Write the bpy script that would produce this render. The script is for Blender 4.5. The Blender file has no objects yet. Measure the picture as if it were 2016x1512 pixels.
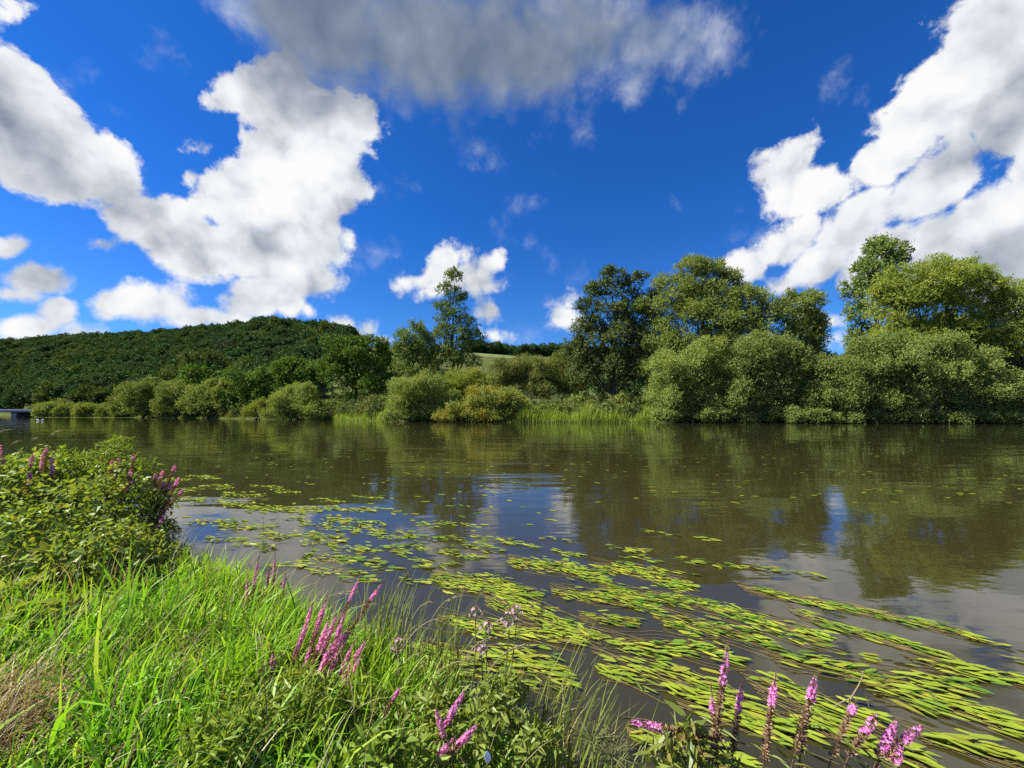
import bpy, math
import numpy as np
from mathutils import Vector

# ------------------------------------------------------------------ camera, sky, sun, exposure
S = bpy.context.scene
COL = S.collection
F = 787.0            # focal length in photograph pixels (wide phone lens, 2016 px frame)
HY = 812.0           # photograph row of the horizon
EXPOSURE = 1.2
SKY = 0.06           # strength of the sky
CAM_H = 1.7          # metres above the river

cam_data = bpy.data.cameras.new("camera")
cam = bpy.data.objects.new("camera", cam_data)
COL.objects.link(cam)
cam.location = (0, 0, CAM_H)
cam.rotation_euler = (math.radians(90), 0, 0)
cam_data.sensor_width = 36.0
cam_data.lens = 36.0 * F / 2016.0
cam_data.shift_y = (HY - 756.0) / 2016.0
cam_data.clip_start = 0.05
cam_data.clip_end = 6000
S.camera = cam

SUN_AZ = math.radians(-94)     # from +Y (view direction), negative = to the left
SUN_EL = math.radians(47)
sun_dir = Vector((math.sin(SUN_AZ) * math.cos(SUN_EL), math.cos(SUN_AZ) * math.cos(SUN_EL), math.sin(SUN_EL)))
sun_data = bpy.data.lights.new("sun", 'SUN')
sun_data.energy = 5.0
sun_data.angle = math.radians(0.53)
sun_data.color = (1.0, 0.95, 0.86)
sun = bpy.data.objects.new("sun", sun_data)
COL.objects.link(sun)
sun.rotation_euler = sun_dir.to_track_quat('Z', 'Y').to_euler()

S.view_settings.view_transform = 'Standard'
S.view_settings.look = 'None'
S.view_settings.exposure = EXPOSURE
S.view_settings.gamma = 1.0
S.view_settings.use_curve_mapping = False
S.render.engine = 'CYCLES'
S.cycles.max_bounces = 6
S.cycles.diffuse_bounces = 3
S.cycles.glossy_bounces = 3
S.cycles.transmission_bounces = 4
S.cycles.transparent_max_bounces = 8
S.cycles.caustics_reflective = False
S.cycles.caustics_refractive = False
S.cycles.use_denoising = False
S.cycles.sample_clamp_indirect = 6.0


class Nodes:
    """small helper to write node trees as expressions"""
    def __init__(self, tree):
        self.t = tree
        self.n = tree.nodes
        self.l = tree.links

    def new(self, kind, **kw):
        nd = self.n.new(kind)
        for k, v in kw.items():
            setattr(nd, k, v)
        return nd

    def put(self, sock, val):
        if hasattr(val, 'links'):
            self.l.new(val, sock)
        else:
            sock.default_value = val

    def m(self, op, a, b=0.0, c=0.0, clamp=False):
        nd = self.new('ShaderNodeMath', operation=op, use_clamp=clamp)
        self.put(nd.inputs[0], a)
        self.put(nd.inputs[1], b)
        self.put(nd.inputs[2], c)
        return nd.outputs[0]

    def v(self, op, a, b=None, out=0, scale=None):
        nd = self.new('ShaderNodeVectorMath', operation=op)
        self.put(nd.inputs[0], a)
        if b is not None:
            self.put(nd.inputs[1], b)
        if scale is not None:
            self.put(nd.inputs['Scale'], scale)
        return nd.outputs[out]

    def rng(self, val, a, b, c=0.0, d=1.0, smooth=True):
        nd = self.new('ShaderNodeMapRange')
        nd.interpolation_type = 'SMOOTHSTEP' if smooth else 'LINEAR'
        self.put(nd.inputs['Value'], val)
        for k, x in zip(('From Min', 'From Max', 'To Min', 'To Max'), (a, b, c, d)):
            self.put(nd.inputs[k], x)
        return nd.outputs['Result']

    def noise(self, vec, scale, detail=4.0, rough=0.5, dist=0.0, out='Fac', lac=2.0):
        nd = self.new('ShaderNodeTexNoise')
        self.put(nd.inputs['Vector'], vec)
        nd.inputs['Scale'].default_value = scale
        nd.inputs['Detail'].default_value = detail
        nd.inputs['Roughness'].default_value = rough
        nd.inputs['Lacunarity'].default_value = lac
        nd.inputs['Distortion'].default_value = dist
        return nd.outputs[out]

    def mix(self, fac, a, b, kind='RGBA', blend='MIX'):
        nd = self.new('ShaderNodeMix', data_type=kind, blend_type=blend)
        self.put(nd.inputs[0], fac)
        i = 6 if kind == 'RGBA' else 2
        self.put(nd.inputs[i], a)
        self.put(nd.inputs[i + 1], b)
        return nd.outputs[2 if kind == 'RGBA' else 0]

    def ramp(self, fac, stops):
        nd = self.new('ShaderNodeValToRGB')
        self.put(nd.inputs[0], fac)
        el = nd.color_ramp.elements
        while len(el) < len(stops):
            el.new(0.5)
        for e, (p, c) in zip(el, stops):
            e.position = p
            e.color = (c[0], c[1], c[2], 1)
        return nd.outputs[0]


def rgb(r, g, b):
    f = lambda c: c / 12.92 if c <= 0.04045 else ((c + 0.055) / 1.055) ** 2.4
    return (f(r / 255), f(g / 255), f(b / 255), 1.0)


def build_world():
    w = bpy.data.worlds.new("World")
    S.world = w
    w.use_nodes = True
    w.cycles.sampling_method = 'NONE'
    w.node_tree.nodes.clear()
    N = Nodes(w.node_tree)
    sky = N.new('ShaderNodeTexSky', sky_type='NISHITA')
    sky.sun_disc = False
    sky.sun_elevation = SUN_EL
    sky.sun_rotation = SUN_AZ
    sky.altitude = 900
    sky.air_density = 0.8
    sky.dust_density = 0.0
    sky.ozone_density = 4.0
    d = N.new('ShaderNodeTexCoord').outputs['Generated']
    # deeper blue, as on a clear day after rain

    sep = N.new('ShaderNodeSeparateXYZ')
    N.l.new(d, sep.inputs[0])
    x, y, z = sep.outputs
    tint = N.mix(N.rng(z, 0.02, 0.48), (0.42, 0.80, 1.16, 1), (0.172, 0.71, 1.37, 1))
    blue = N.mix(1.0, sky.outputs[0], tint, blend='MULTIPLY')
    yc = N.m('MAXIMUM', y, 0.1)
    u = N.m('DIVIDE', x, yc)
    v = N.m('DIVIDE', z, yc)
    cmb = N.new('ShaderNodeCombineXYZ')
    N.l.new(u, cmb.inputs[0])
    N.l.new(v, cmb.inputs[1])
    uv = cmb.outputs[0]

    # domain warp so that the outlines billow
    warp = N.noise(d, 5.0, 3.0, 0.55, out='Color')
    warp = N.v('SUBTRACT', warp, (0.5, 0.5, 0.5))
    amp = N.rng(v, 0.05, 0.8, 0.035, 0.11, smooth=False)
    wz = N.v('SCALE', warp, scale=amp)
    uvw = N.v('ADD', uv, wz)

    turned = {}
    for ang in (-20, 0, 20, 40):
        ca, sa = math.cos(math.radians(ang)), math.sin(math.radians(ang))
        cb = N.new('ShaderNodeCombineXYZ')
        N.l.new(N.v('DOT_PRODUCT', uvw, (ca, sa, 0), out=1), cb.inputs[0])
        N.l.new(N.v('DOT_PRODUCT', uvw, (-sa, ca, 0), out=1), cb.inputs[1])
        turned[ang] = cb.outputs[0]

    def chain(blobs, lo, hi):
        acc = None
        for (cx, cy, rx, ry, ang, wt) in blobs:
            if cx + rx * 1.1 + 150 < lo or cx - rx * 1.1 - 150 > hi:
                continue
            q = min(turned, key=lambda k: abs(k - ang))
            ca, sa = math.cos(math.radians(q)), math.sin(math.radians(q))
            cu, cv = (cx - 1008) / F, (HY - cy) / F
            c = (cu * ca + cv * sa, -cu * sa + cv * ca)
            nd = N.new('ShaderNodeVectorMath', operation='MULTIPLY_ADD')
            N.l.new(turned[q], nd.inputs[0])
            nd.inputs[1].default_value = (F / rx, F / ry, 0)
            nd.inputs[2].default_value = (-c[0] * F / rx, -c[1] * F / ry, 0)
            ln = N.v('LENGTH', nd.outputs[0], out=1)
            r = wt * (min(rx, ry) / F)
            s = N.m('MULTIPLY_ADD', ln, -r, r)
            acc = s if acc is None else N.m('MAXIMUM', acc, s)
        return -1.0 if acc is None else acc

    # cumulus: pixel centre, radii, turn, weight
    solid = [
        (-10, 190, 110, 120, 0, 1), (70, 275, 130, 85, -25, 1), (190, 345, 130, 75, -28, 1), (60, 330, 130, 60, -15, 1),
        (20, 25, 60, 25, -30, .7),
        (500, 165, 82, 66, 10, 1), (470, 200, 58, 40, 0, 1), (570, 250, 75, 85, -40, 1), (660, 265, 85, 80, -20, 1),
        (620, 360, 120, 100, 60, 1), (490, 385, 120, 80, 20, 1), (395, 302, 26, 20, 0, 1), (380, 355, 30, 25, 0, 1),
        (540, 470, 150, 85, 0, 1), (370, 470, 130, 70, -12, 1), (270, 430, 100, 48, -15, 1), (205, 478, 60, 16, -8, 1),
        (610, 545, 60, 45, -20, 1), (700, 250, 50, 60, 0, 1), (570, 330, 100, 120, 20, 1), (520, 220, 70, 60, -20, 1),
        (30, 480, 45, 26, 0, 1), (85, 545, 90, 34, -5, 1), (25, 580, 70, 16, -4, 1),
        (118, 612, 40, 34, 0, 1), (60, 645, 85, 26, 5, 1), (160, 650, 60, 18, 0, 1),
        (290, 598, 95, 40, -8, 1), (220, 600, 50, 34, 0, 1), (380, 622, 80, 24, -8, 1), (500, 590, 75, 44, 20, 1),
        (470, 625, 90, 24, 0, 1), (560, 600, 40, 30, 0, .8), (598, 612, 16, 17, 0, .9),
        (672, 640, 34, 20, 0, 1), (728, 645, 32, 26, 0, 1), (700, 655, 50, 18, 0, 1), (755, 665, 22, 14, 0, 1),
        (880, 520, 62, 42, 10, 1), (950, 540, 40, 24, 0, .9), (830, 555, 52, 28, 15, 1), (935, 555, 70, 26, 0, 1), (890, 545, 95, 42, 0, 1),
        (850, 580, 50, 16, 0, 1), (962, 612, 26, 24, -50, .7), (975, 665, 26, 10, 0, .8),
        (1105, 622, 36, 28, 0, 1), (1118, 598, 14, 14, 0, .9),
        (1950, 60, 150, 90, 50, 1), (1870, 170, 130, 80, 40, 1), (1800, 240, 110, 60, 40, 1), (1990, 190, 90, 140, 0, 1),
        (1750, 300, 130, 62, 35, 1), (1630, 370, 105, 42, 25, 1), (1850, 330, 110, 60, 35, .9),
        (1690, 420, 110, 48, 40, 1), (1560, 480, 78, 42, 35, 1), (1610, 520, 90, 40, 40, 1), (1475, 525, 52, 32, 10, 1),
        (1560, 560, 60, 28, 30, .9), (1548, 325, 22, 14, 0, .5), (1640, 632, 40, 22, 0, 1), (1650, 665, 46, 22, 0, .9),
        (1960, 420, 110, 55, 35, 1), (1880, 480, 110, 52, 30, 1), (2000, 520, 120, 100, 0, 1), (1760, 490, 60, 30, 25, 1),
        (1700, 540, 50, 40, 40, .9), (2030, 330, 50, 80, 0, 1),
    ]
    # the cloud whose grey base hangs overhead: soft, thinning out to the right
    soft = [
        (640, 50, 215, 135, -20, 1), (860, 70, 270, 150, -5, 1), (1030, 110, 200, 125, 0, .9), (690, 150, 130, 50, -15, 1), (1150, 60, 160, 130, 0, .7),
    ]
    thin = [
        (1034, 414, 22, 15, 40, .8),
        (1200, 70, 180, 140, 10, 1), (1370, 70, 140, 110, 20, .9), (1090, 235, 110, 55, 15, .9), (960, 295, 60, 40, 10, .8),
        (1150, 250, 50, 50, 0, .8), (765, 358, 36, 22, 30, .8), (725, 498, 40, 28, 20, .9), (1685, 190, 30, 40, 20, .8),
        (1480, 470, 36, 14, 10, .8), (1100, 325, 30, 12, 30, .7), (205, 214, 24, 10, 0, .6), (270, 130, 50, 14, 20, .5),
        (1072, 590, 16, 18, 30, .7), (985, 590, 26, 16, 40, .8), (1375, 408, 18, 8, 20, .6), (1095, 535, 14, 9, 0, .7),
        (40, 430, 60, 22, -10, .7), (110, 165, 30, 26, -30, .7), (1800, 400, 70, 30, 35, .7), (1900, 330, 60, 40, 30, .7),
        (1040, 665, 10, 18, 0, .5), (1068, 462, 12, 10, 0, .7),
    ]
    grey = [
        (690, 60, 330, 200, -8, 1), (930, 110, 330, 230, 0, 1), (640, 190, 150, 80, -20, 1), (1150, 60, 260, 200, 0, .6),
        (260, 425, 110, 40, -15, .7), (420, 520, 120, 40, -8, .55), (600, 570, 80, 44, -20, .75), (690, 420, 60, 130, -15, .65),
        (560, 500, 120, 60, 0, .4),
        (1800, 420, 130, 50, 38, .65), (1690, 480, 110, 40, 40, .7), (1930, 300, 130, 60, 40, .5), (1990, 530, 130, 70, 20, .8),
        (1900, 520, 110, 40, 20, .6), (1560, 520, 70, 22, 30, .5),
        (60, 350, 130, 30, -15, .35), (80, 570, 80, 16, 0, .4), (300, 630, 110, 18, 0, .4), (120, 655, 80, 14, 0, .3), (900, 585, 80, 14, 0, .4),
        (1980, 120, 50, 120, 20, .4),
    ]
    # the same field of cumulus goes on outside the picture
    front = N.rng(N.m('MAXIMUM', N.m('ABSOLUTE', u), N.m('MULTIPLY', v, 1.15)), 1.3, 1.75)
    back = N.rng(y, 0.12, 0.3, 1.0, 0.0)
    outside = N.m('MAXIMUM', front, back)
    big = N.noise(d, 2.6, 2.0, 0.5)
    gen = N.rng(big, 0.50, 0.72, -0.10, 0.16, smooth=False)
    gen = N.m('SUBTRACT', gen, N.m('MULTIPLY', N.m('SUBTRACT', 1.0, outside), 0.6))

    dw = N.v('ADD', d, N.v('SCALE', warp, scale=0.06))
    vo = N.new('ShaderNodeTexVoronoi', feature='F1')
    vo.inputs['Scale'].default_value = 15.0
    vo.inputs['Detail'].default_value = 1.0
    vo.inputs['Roughness'].default_value = 0.5
    N.l.new(dw, vo.inputs['Vector'])
    puff = N.m('SUBTRACT', 0.42, vo.outputs['Distance'])
    n0 = N.m('MULTIPLY_ADD', puff, 0.17, N.m('SUBTRACT', N.noise(dw, 7.0, 10.0, 0.66), 0.5))
    r0 = N.noise(dw, 5.5, 6.0, 0.55)
    r1 = N.noise(N.v('ADD', dw, (-0.030, 0.0, 0.034)), 5.5, 4.0, 0.5)
    namp = N.rng(v, 0.1, 0.7, 0.075, 0.24, smooth=False)
    relief = N.m('MULTIPLY_ADD', N.m('SUBTRACT', r0, r1), 2.1, N.m('MULTIPLY', puff, 0.42))

    bias = N.rng(v, 0.1, 0.7, 0.006, 0.022, smooth=False)

    def sector(lo, hi):
        sd = N.m('MAXIMUM', chain(solid, lo, hi), gen)
        td = chain(thin, lo, hi)
        fd = chain(soft, lo, hi)
        gd = chain(grey, lo, hi)
        sd = N.m('ADD', sd, bias)
        dens = N.m('MULTIPLY_ADD', n0, namp, sd)
        a_solid = N.rng(dens, -0.005, 0.021)
        dthin = N.m('MULTIPLY_ADD', n0, N.m('MULTIPLY', namp, 1.9), td)
        a_thin = N.m('MULTIPLY', N.rng(dthin, -0.03, 0.16), 0.72)
        a_soft = N.m('MULTIPLY', N.rng(N.m('MULTIPLY_ADD', n0, N.m('MULTIPLY', namp, 1.25), fd), -0.05, 0.10), 0.97)
        alpha = N.m('MAXIMUM', N.m('MAXIMUM', a_solid, a_soft), a_thin)
        g = N.rng(gd, -0.05, 0.16)
        rim = N.m('MULTIPLY', N.rng(dens, 0.0, 0.12, 0.10, -0.04), N.m('SUBTRACT', 1.0, g))
        gw = N.m('MULTIPLY', g, 0.68)
        rel = N.m('MULTIPLY', relief, N.m('MULTIPLY_ADD', g, -0.6, 1.0))
        lit = N.m('SUBTRACT', N.m('ADD', N.m('ADD', 0.88, rel), rim), gw)
        lit = N.m('MINIMUM', N.m('MAXIMUM', lit, 0.0), 1.0)
        cl = N.ramp(lit, [(0.0, rgb(110, 125, 146)), (0.25, rgb(140, 152, 170)), (0.55, rgb(200, 207, 217)), (0.8, rgb(238, 241, 245)), (1.0, rgb(252, 252, 252))])
        cl = N.v('SCALE', cl, scale=1.0 / SKY / (2 ** EXPOSURE))
        bg = N.new('ShaderNodeBackground')
        bg.inputs['Strength'].default_value = SKY
        N.l.new(N.mix(alpha, blue, cl), bg.inputs['Color'])
        return bg.outputs[0]

    cuts = [-3000, 200, 480, 800, 1250, 1620, 5000]
    shader = sector(cuts[0], cuts[1])
    px = N.m('MULTIPLY_ADD', u, F, 1008.0)
    for lo, hi in zip(cuts[1:-1], cuts[2:]):
        mx = N.new('ShaderNodeMixShader')
        N.l.new(N.m('GREATER_THAN', px, float(lo)), mx.inputs[0])
        N.l.new(shader, mx.inputs[1])
        N.l.new(sector(lo, hi), mx.inputs[2])
        shader = mx.outputs[0]
    low = N.new('ShaderNodeBackground')
    low.inputs['Strength'].default_value = SKY
    N.l.new(blue, low.inputs['Color'])
    mx = N.new('ShaderNodeMixShader')
    N.l.new(N.m('GREATER_THAN', z, 0.0), mx.inputs[0])
    N.l.new(low.outputs[0], mx.inputs[1])
    N.l.new(shader, mx.inputs[2])
    out = N.new('ShaderNodeOutputWorld')
    N.l.new(mx.outputs[0], out.inputs['Surface'])


build_world()

# ------------------------------------------------------------------ helpers
def tag(o, label=None, cat=None, group=None, kind=None):
    for k, v in (("label", label), ("category", cat), ("group", group), ("kind", kind)):
        if v:
            o[k] = v
    return o


def link(name, data, parent=None, loc=(0, 0, 0)):
    o = bpy.data.objects.new(name, data)
    COL.objects.link(o)
    o.location = loc
    if parent is not None:
        o.parent = parent
    return o


def thing(name, label, cat, loc=(0, 0, 0), group=None):
    o = link(name, None, loc=loc)
    o.empty_display_size = 0.2
    return tag(o, label, cat, group)


def mesh_np(name, verts, faces, mat=None, smooth=False):
    """verts (n,3); faces: list of (m,k) int arrays"""
    if not isinstance(faces, (list, tuple)):
        faces = [faces]
    faces = [np.asarray(f, dtype=np.int32) for f in faces if len(f)]
    me = bpy.data.meshes.new(name)
    verts = np.asarray(verts, dtype=np.float32)
    me.vertices.add(len(verts))
    me.vertices.foreach_set('co', verts.ravel())
    loops = np.concatenate([f.ravel() for f in faces])
    tot = np.concatenate([np.full(len(f), f.shape[1], np.int32) for f in faces])
    start = np.concatenate([[0], np.cumsum(tot)[:-1]]).astype(np.int32)
    me.loops.add(len(loops))
    me.loops.foreach_set('vertex_index', loops)
    me.polygons.add(len(tot))
    me.polygons.foreach_set('loop_start', start)
    me.polygons.foreach_set('loop_total', tot)
    me.polygons.foreach_set('use_smooth', np.full(len(tot), smooth))
    me.update(calc_edges=True)
    me.validate()
    if mat is not None:
        me.materials.append(mat)
    return me


def unit(a):
    return a / np.maximum(np.linalg.norm(a, axis=-1, keepdims=True), 1e-9)


class Geo:
    """collects pieces of geometry into one mesh"""
    def __init__(self):
        self.v, self.f, self.n = [], {}, 0

    def add(self, v, *faces):
        v = np.asarray(v, dtype=float).reshape(-1, 3)
        for f in faces:
            f = np.asarray(f, dtype=int)
            self.f.setdefault(f.shape[1], []).append(f + self.n)
        self.v.append(v)
        self.n += len(v)
        return self

    def tube(self, pts, radii, sides=6):
        pts = np.asarray(pts, dtype=float)
        radii = np.broadcast_to(np.asarray(radii, dtype=float), (len(pts),))
        t = np.gradient(pts, axis=0)
        t = unit(t)
        ref = np.array([0.3, 0.9, 0.3])
        a = unit(np.cross(t, ref))
        b = np.cross(t, a)
        th = np.linspace(0, 2 * np.pi, sides, endpoint=False)
        ring = pts[:, None, :] + radii[:, None, None] * (np.cos(th)[None, :, None] * a[:, None, :] + np.sin(th)[None, :, None] * b[:, None, :])
        n = len(pts)
        idx = np.arange(n * sides).reshape(n, sides)
        q = np.stack([idx[:-1], np.roll(idx, -1, 1)[:-1], np.roll(idx, -1, 1)[1:], idx[1:]], -1).reshape(-1, 4)
        return self.add(ring.reshape(-1, 3), q)

    def box(self, lo, hi):
        x0, y0, z0 = lo
        x1, y1, z1 = hi
        v = [(x0, y0, z0), (x1, y0, z0), (x1, y1, z0), (x0, y1, z0), (x0, y0, z1), (x1, y0, z1), (x1, y1, z1), (x0, y1, z1)]
        return self.add(v, [(0, 3, 2, 1), (4, 5, 6, 7), (0, 1, 5, 4), (1, 2, 6, 5), (2, 3, 7, 6), (3, 0, 4, 7)])

    def mesh(self, name, mat, smooth=False, origin=None):
        v = np.concatenate(self.v)
        if origin is not None:
            v = v - np.asarray(origin)
        return mesh_np(name, v, [np.concatenate(f) for f in self.f.values()], mat, smooth)


def P(px, py, Y):
    """a point of the photograph at depth Y metres"""
    return np.array([(px - 1008.0) / F * Y, Y, CAM_H + (HY - py) / F * Y])


def W(px, py, z=0.0):
    """a point of the photograph that lies at height z"""
    Y = (CAM_H - z) * F / (py - HY)
    return np.array([(px - 1008.0) / F * Y, Y, z])


# ------------------------------------------------------------------ materials
def material(name):
    m = bpy.data.materials.new(name)
    m.use_nodes = True
    m.node_tree.nodes.clear()
    N = Nodes(m.node_tree)
    out = N.new('ShaderNodeOutputMaterial')
    return m, N, out


def leaf_mat(name, cols, trans=0.35, gloss=0.06, rough=0.45, patch=None, patch_scale=0.35, patch_amt=0.7):
    m, N, out = material(name)
    geo = N.new('ShaderNodeNewGeometry')
    rnd = geo.outputs['Random Per Island']
    k = len(cols) - 1
    col = N.ramp(rnd, [(i / max(k, 1), c) for i, c in enumerate(cols)])
    oi = N.new('ShaderNodeObjectInfo')
    if patch is not None:
        tc = N.new('ShaderNodeTexCoord').outputs['Object']
        sh = N.v('ADD', tc, N.v('SCALE', oi.outputs['Location'], scale=0.37))
        f = N.rng(N.noise(sh, patch_scale, 2.0, 0.5), 0.42, 0.66)
        col = N.mix(N.m('MULTIPLY', f, patch_amt), col, (*patch[:3], 1))
    val = N.m('MULTIPLY_ADD', oi.outputs['Random'], 0.3, 0.85)
    col = N.v('SCALE', col, scale=val)
    di = N.new('ShaderNodeBsdfDiffuse')
    tr = N.new('ShaderNodeBsdfTranslucent')
    N.l.new(col, di.inputs[0])
    tcol = N.v('MULTIPLY', col, (1.25, 1.15, 0.5))
    N.l.new(tcol, tr.inputs[0])
    mx = N.new('ShaderNodeMixShader')
    mx.inputs[0].default_value = trans
    N.l.new(di.outputs[0], mx.inputs[1])
    N.l.new(tr.outputs[0], mx.inputs[2])
    gl = N.new('ShaderNodeBsdfGlossy')
    gl.inputs['Roughness'].default_value = rough
    gl.inputs['Color'].default_value = (0.75, 0.8, 0.7, 1)
    m2 = N.new('ShaderNodeMixShader')
    m2.inputs[0].default_value = gloss
    N.l.new(mx.outputs[0], m2.inputs[1])
    N.l.new(gl.outputs[0], m2.inputs[2])
    N.l.new(m2.outputs[0], out.inputs[0])
    return m


def plain_mat(name, c1, c2, scale=6.0, rough=0.8, bump=0.3, stretch=(1, 1, 1), spec=0.2):
    m, N, out = material(name)
    tc = N.new('ShaderNodeTexCoord').outputs['Object']
    vec = N.v('MULTIPLY', tc, stretch)
    n = N.noise(vec, scale, 6.0, 0.6)
    col = N.mix(N.rng(n, 0.3, 0.7), (*c1[:3], 1), (*c2[:3], 1))
    p = N.new('ShaderNodeBsdfPrincipled')
    N.l.new(col, p.inputs['Base Color'])
    p.inputs['Roughness'].default_value = rough
    p.inputs['Specular IOR Level'].default_value = spec
    if bump:
        b = N.new('ShaderNodeBump')
        b.inputs['Strength'].default_value = bump
        b.inputs['Distance'].default_value = 0.02
        N.l.new(n, b.inputs['Height'])
        N.l.new(b.outputs[0], p.inputs['Normal'])
    N.l.new(p.outputs[0], out.inputs[0])
    return m


BARK = plain_mat('bark', (0.10, 0.085, 0.065), (0.04, 0.033, 0.025), 4.0, 0.9, 0.6, (1, 1, 0.25))
BARK_PALE = plain_mat('pale_bark', (0.22, 0.20, 0.17), (0.09, 0.08, 0.065), 4.0, 0.9, 0.6, (1, 1, 0.25))

# leaves: willows sage to yellowish, alder and maple dark, poplar mid green
SAGE = leaf_mat('willow_leaf', [(0.161, 0.219, 0.045), (0.194, 0.257, 0.053), (0.222, 0.284, 0.064), (0.260, 0.320, 0.085)], .30, .018, .6, (0.238, 0.271, 0.045), .22, .6)
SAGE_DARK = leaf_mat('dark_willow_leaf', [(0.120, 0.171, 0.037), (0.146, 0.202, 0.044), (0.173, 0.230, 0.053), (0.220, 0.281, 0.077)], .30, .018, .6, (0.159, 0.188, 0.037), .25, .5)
WILLOW_YELLOW = leaf_mat('yellow_willow_leaf', [(0.153, 0.199, 0.031), (0.182, 0.233, 0.035), (0.207, 0.258, 0.041), (0.238, 0.291, 0.058)], .36, .018, .6, (0.237, 0.258, 0.028), .25, .6)
RUSTY = leaf_mat('yellowing_willow_leaf', [(0.162, 0.210, 0.038), (0.187, 0.237, 0.045), (0.213, 0.256, 0.048), (0.246, 0.288, 0.071)], .32, .018, .6, (0.322, 0.283, 0.036), .30, .8)
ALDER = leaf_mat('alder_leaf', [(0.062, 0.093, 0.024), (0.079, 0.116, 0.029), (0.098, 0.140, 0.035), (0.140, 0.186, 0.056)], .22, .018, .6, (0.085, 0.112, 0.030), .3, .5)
MAPLE = leaf_mat('maple_leaf', [(0.064, 0.130, 0.017), (0.082, 0.162, 0.021), (0.110, 0.206, 0.026), (0.142, 0.241, 0.034)], .28, .018, .6, (0.109, 0.178, 0.029), .3, .4)
POPLAR = leaf_mat('poplar_leaf', [(0.090, 0.143, 0.032), (0.115, 0.176, 0.037), (0.143, 0.211, 0.046), (0.206, 0.281, 0.080)], .25, .018, .6, (0.125, 0.169, 0.033), .4, .5)
HAZEL = leaf_mat('hazel_leaf', [(0.103, 0.141, 0.030), (0.130, 0.168, 0.036), (0.154, 0.188, 0.040), (0.192, 0.219, 0.055)], .28, .018, .6, (0.201, 0.184, 0.048), .35, .6)
FOREST = leaf_mat('forest_leaf', [(0.024, 0.057, 0.016), (0.033, 0.075, 0.019), (0.045, 0.095, 0.024), (0.061, 0.118, 0.033)], .2, .018, .6, (0.050, 0.092, 0.025), .3, .4)  # dark leaf green, with the cloud shadow over the hill put into the colour
FOREST_OLIVE = leaf_mat('olive_forest_leaf', [(0.049, 0.084, 0.016), (0.063, 0.106, 0.020), (0.083, 0.129, 0.025), (0.107, 0.155, 0.032)], .25, .018, .6, (0.101, 0.126, 0.024), .3, .6)
DEADWOOD = leaf_mat('withered_leaf', [(0.042, 0.038, 0.027), (0.059, 0.053, 0.038), (0.077, 0.068, 0.048)], .15, .01, .6)


# ------------------------------------------------------------------ land and water
BANK = [(-3.2, 250), (-1.9, 235), (-1.35, 225), (-1.225, 215), (-1.195, 142), (-1.18, 137), (-0.874, 130), (-0.684, 105), (-0.468, 94), (-0.328, 76), (-0.01, 68.5), (0.371, 67), (0.752, 65), (1.28, 61), (3.2, 52)]
RIDGE_Y = [(-3.2, 430), (-1.28, 420), (-0.95, 400), (-0.6, 300), (-0.4, 300), (-0.1, 420), (0.1, 450), (3.2, 450)]
RIDGE_PX = [(-3.2, 715), (-1.6, 700), (-1.28, 694), (-0.95, 682), (-0.75, 674), (-0.6, 660), (-0.5, 668), (-0.4, 683), (-0.3, 688), (-0.1, 698), (0.0, 703), (0.1, 705), (0.6, 712), (3.2, 730)]


def curve(tab, u):
    a = np.array(tab)
    return np.interp(u, a[:, 0], a[:, 1])


def land_z(u, Y):
    """height of the far land at X = u * Y"""
    u = np.asarray(u, float)
    Y = np.asarray(Y, float)
    yb = curve(BANK, u)
    s = Y - yb
    shore = np.where(s < 0, s * 0.5, 1.25 * (1 - np.exp(-np.maximum(s, 0) / 3.0)) + 0.012 * np.clip(s, 0, 40))
    yr = curve(RIDGE_Y, u)
    zr = CAM_H + (HY - curve(RIDGE_PX, u)) / F * yr
    yf = yb + 28
    t = np.clip((Y - yf) / (yr - yf), 0, 1)
    prof = t * t * (3 - 2 * t) * 0.55 + t * 0.45
    z = shore + (zr - 1.7) * prof
    beyond = np.clip((Y - yr) / 900, 0, 1)
    z = z - 26 * beyond
    X = u * Y
    z = z + np.where(s > 20, 0.5 * np.sin(X * 0.05) * np.sin(Y * 0.043 + 1), 0) * np.clip((s - 20) / 30, 0, 1)
    return z


def ground_mats():
    m, N, out = material('meadow_ground')
    tc = N.new('ShaderNodeTexCoord').outputs['Object']
    n1 = N.noise(tc, 0.035, 4.0, 0.55)
    n2 = N.noise(tc, 1.2, 5.0, 0.6)
    col = N.mix(N.rng(n1, 0.42, 0.60), (.062, .092, .024, 1), (.10, .105, .040, 1))
    col = N.mix(N.rng(n2, 0.35, 0.7), col, (.055, .065, .022, 1))
    p = N.new('ShaderNodeBsdfDiffuse')
    N.l.new(col, p.inputs[0])
    N.l.new(p.outputs[0], out.inputs[0])
    return m


def build_far_land():
    us = np.concatenate([np.linspace(-3.2, -1.4, 40), np.linspace(-1.38, 1.4, 220), np.linspace(1.45, 3.2, 40)])
    ss = np.concatenate([[-6, -3, -1, -0.4, 0, 0.4, 0.9, 1.6, 2.6, 4, 6, 9, 13, 18, 24, 30], np.linspace(38, 480, 70), [560, 700, 900, 1300, 1900]])
    U, SS = np.meshgrid(us, ss, indexing='ij')
    Y = curve(BANK, U) + SS
    Z = land_z(U, Y)
    V = np.stack([U * Y, Y, Z], -1).reshape(-1, 3)
    n, k = U.shape
    idx = np.arange(n * k).reshape(n, k)
    q = np.stack([idx[:-1, :-1], idx[1:, :-1], idx[1:, 1:], idx[:-1, 1:]], -1).reshape(-1, 4)
    o = link('hillside_ground', mesh_np('hillside_ground', V, q, ground_mats(), True))
    tag(o, kind='structure')


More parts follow.
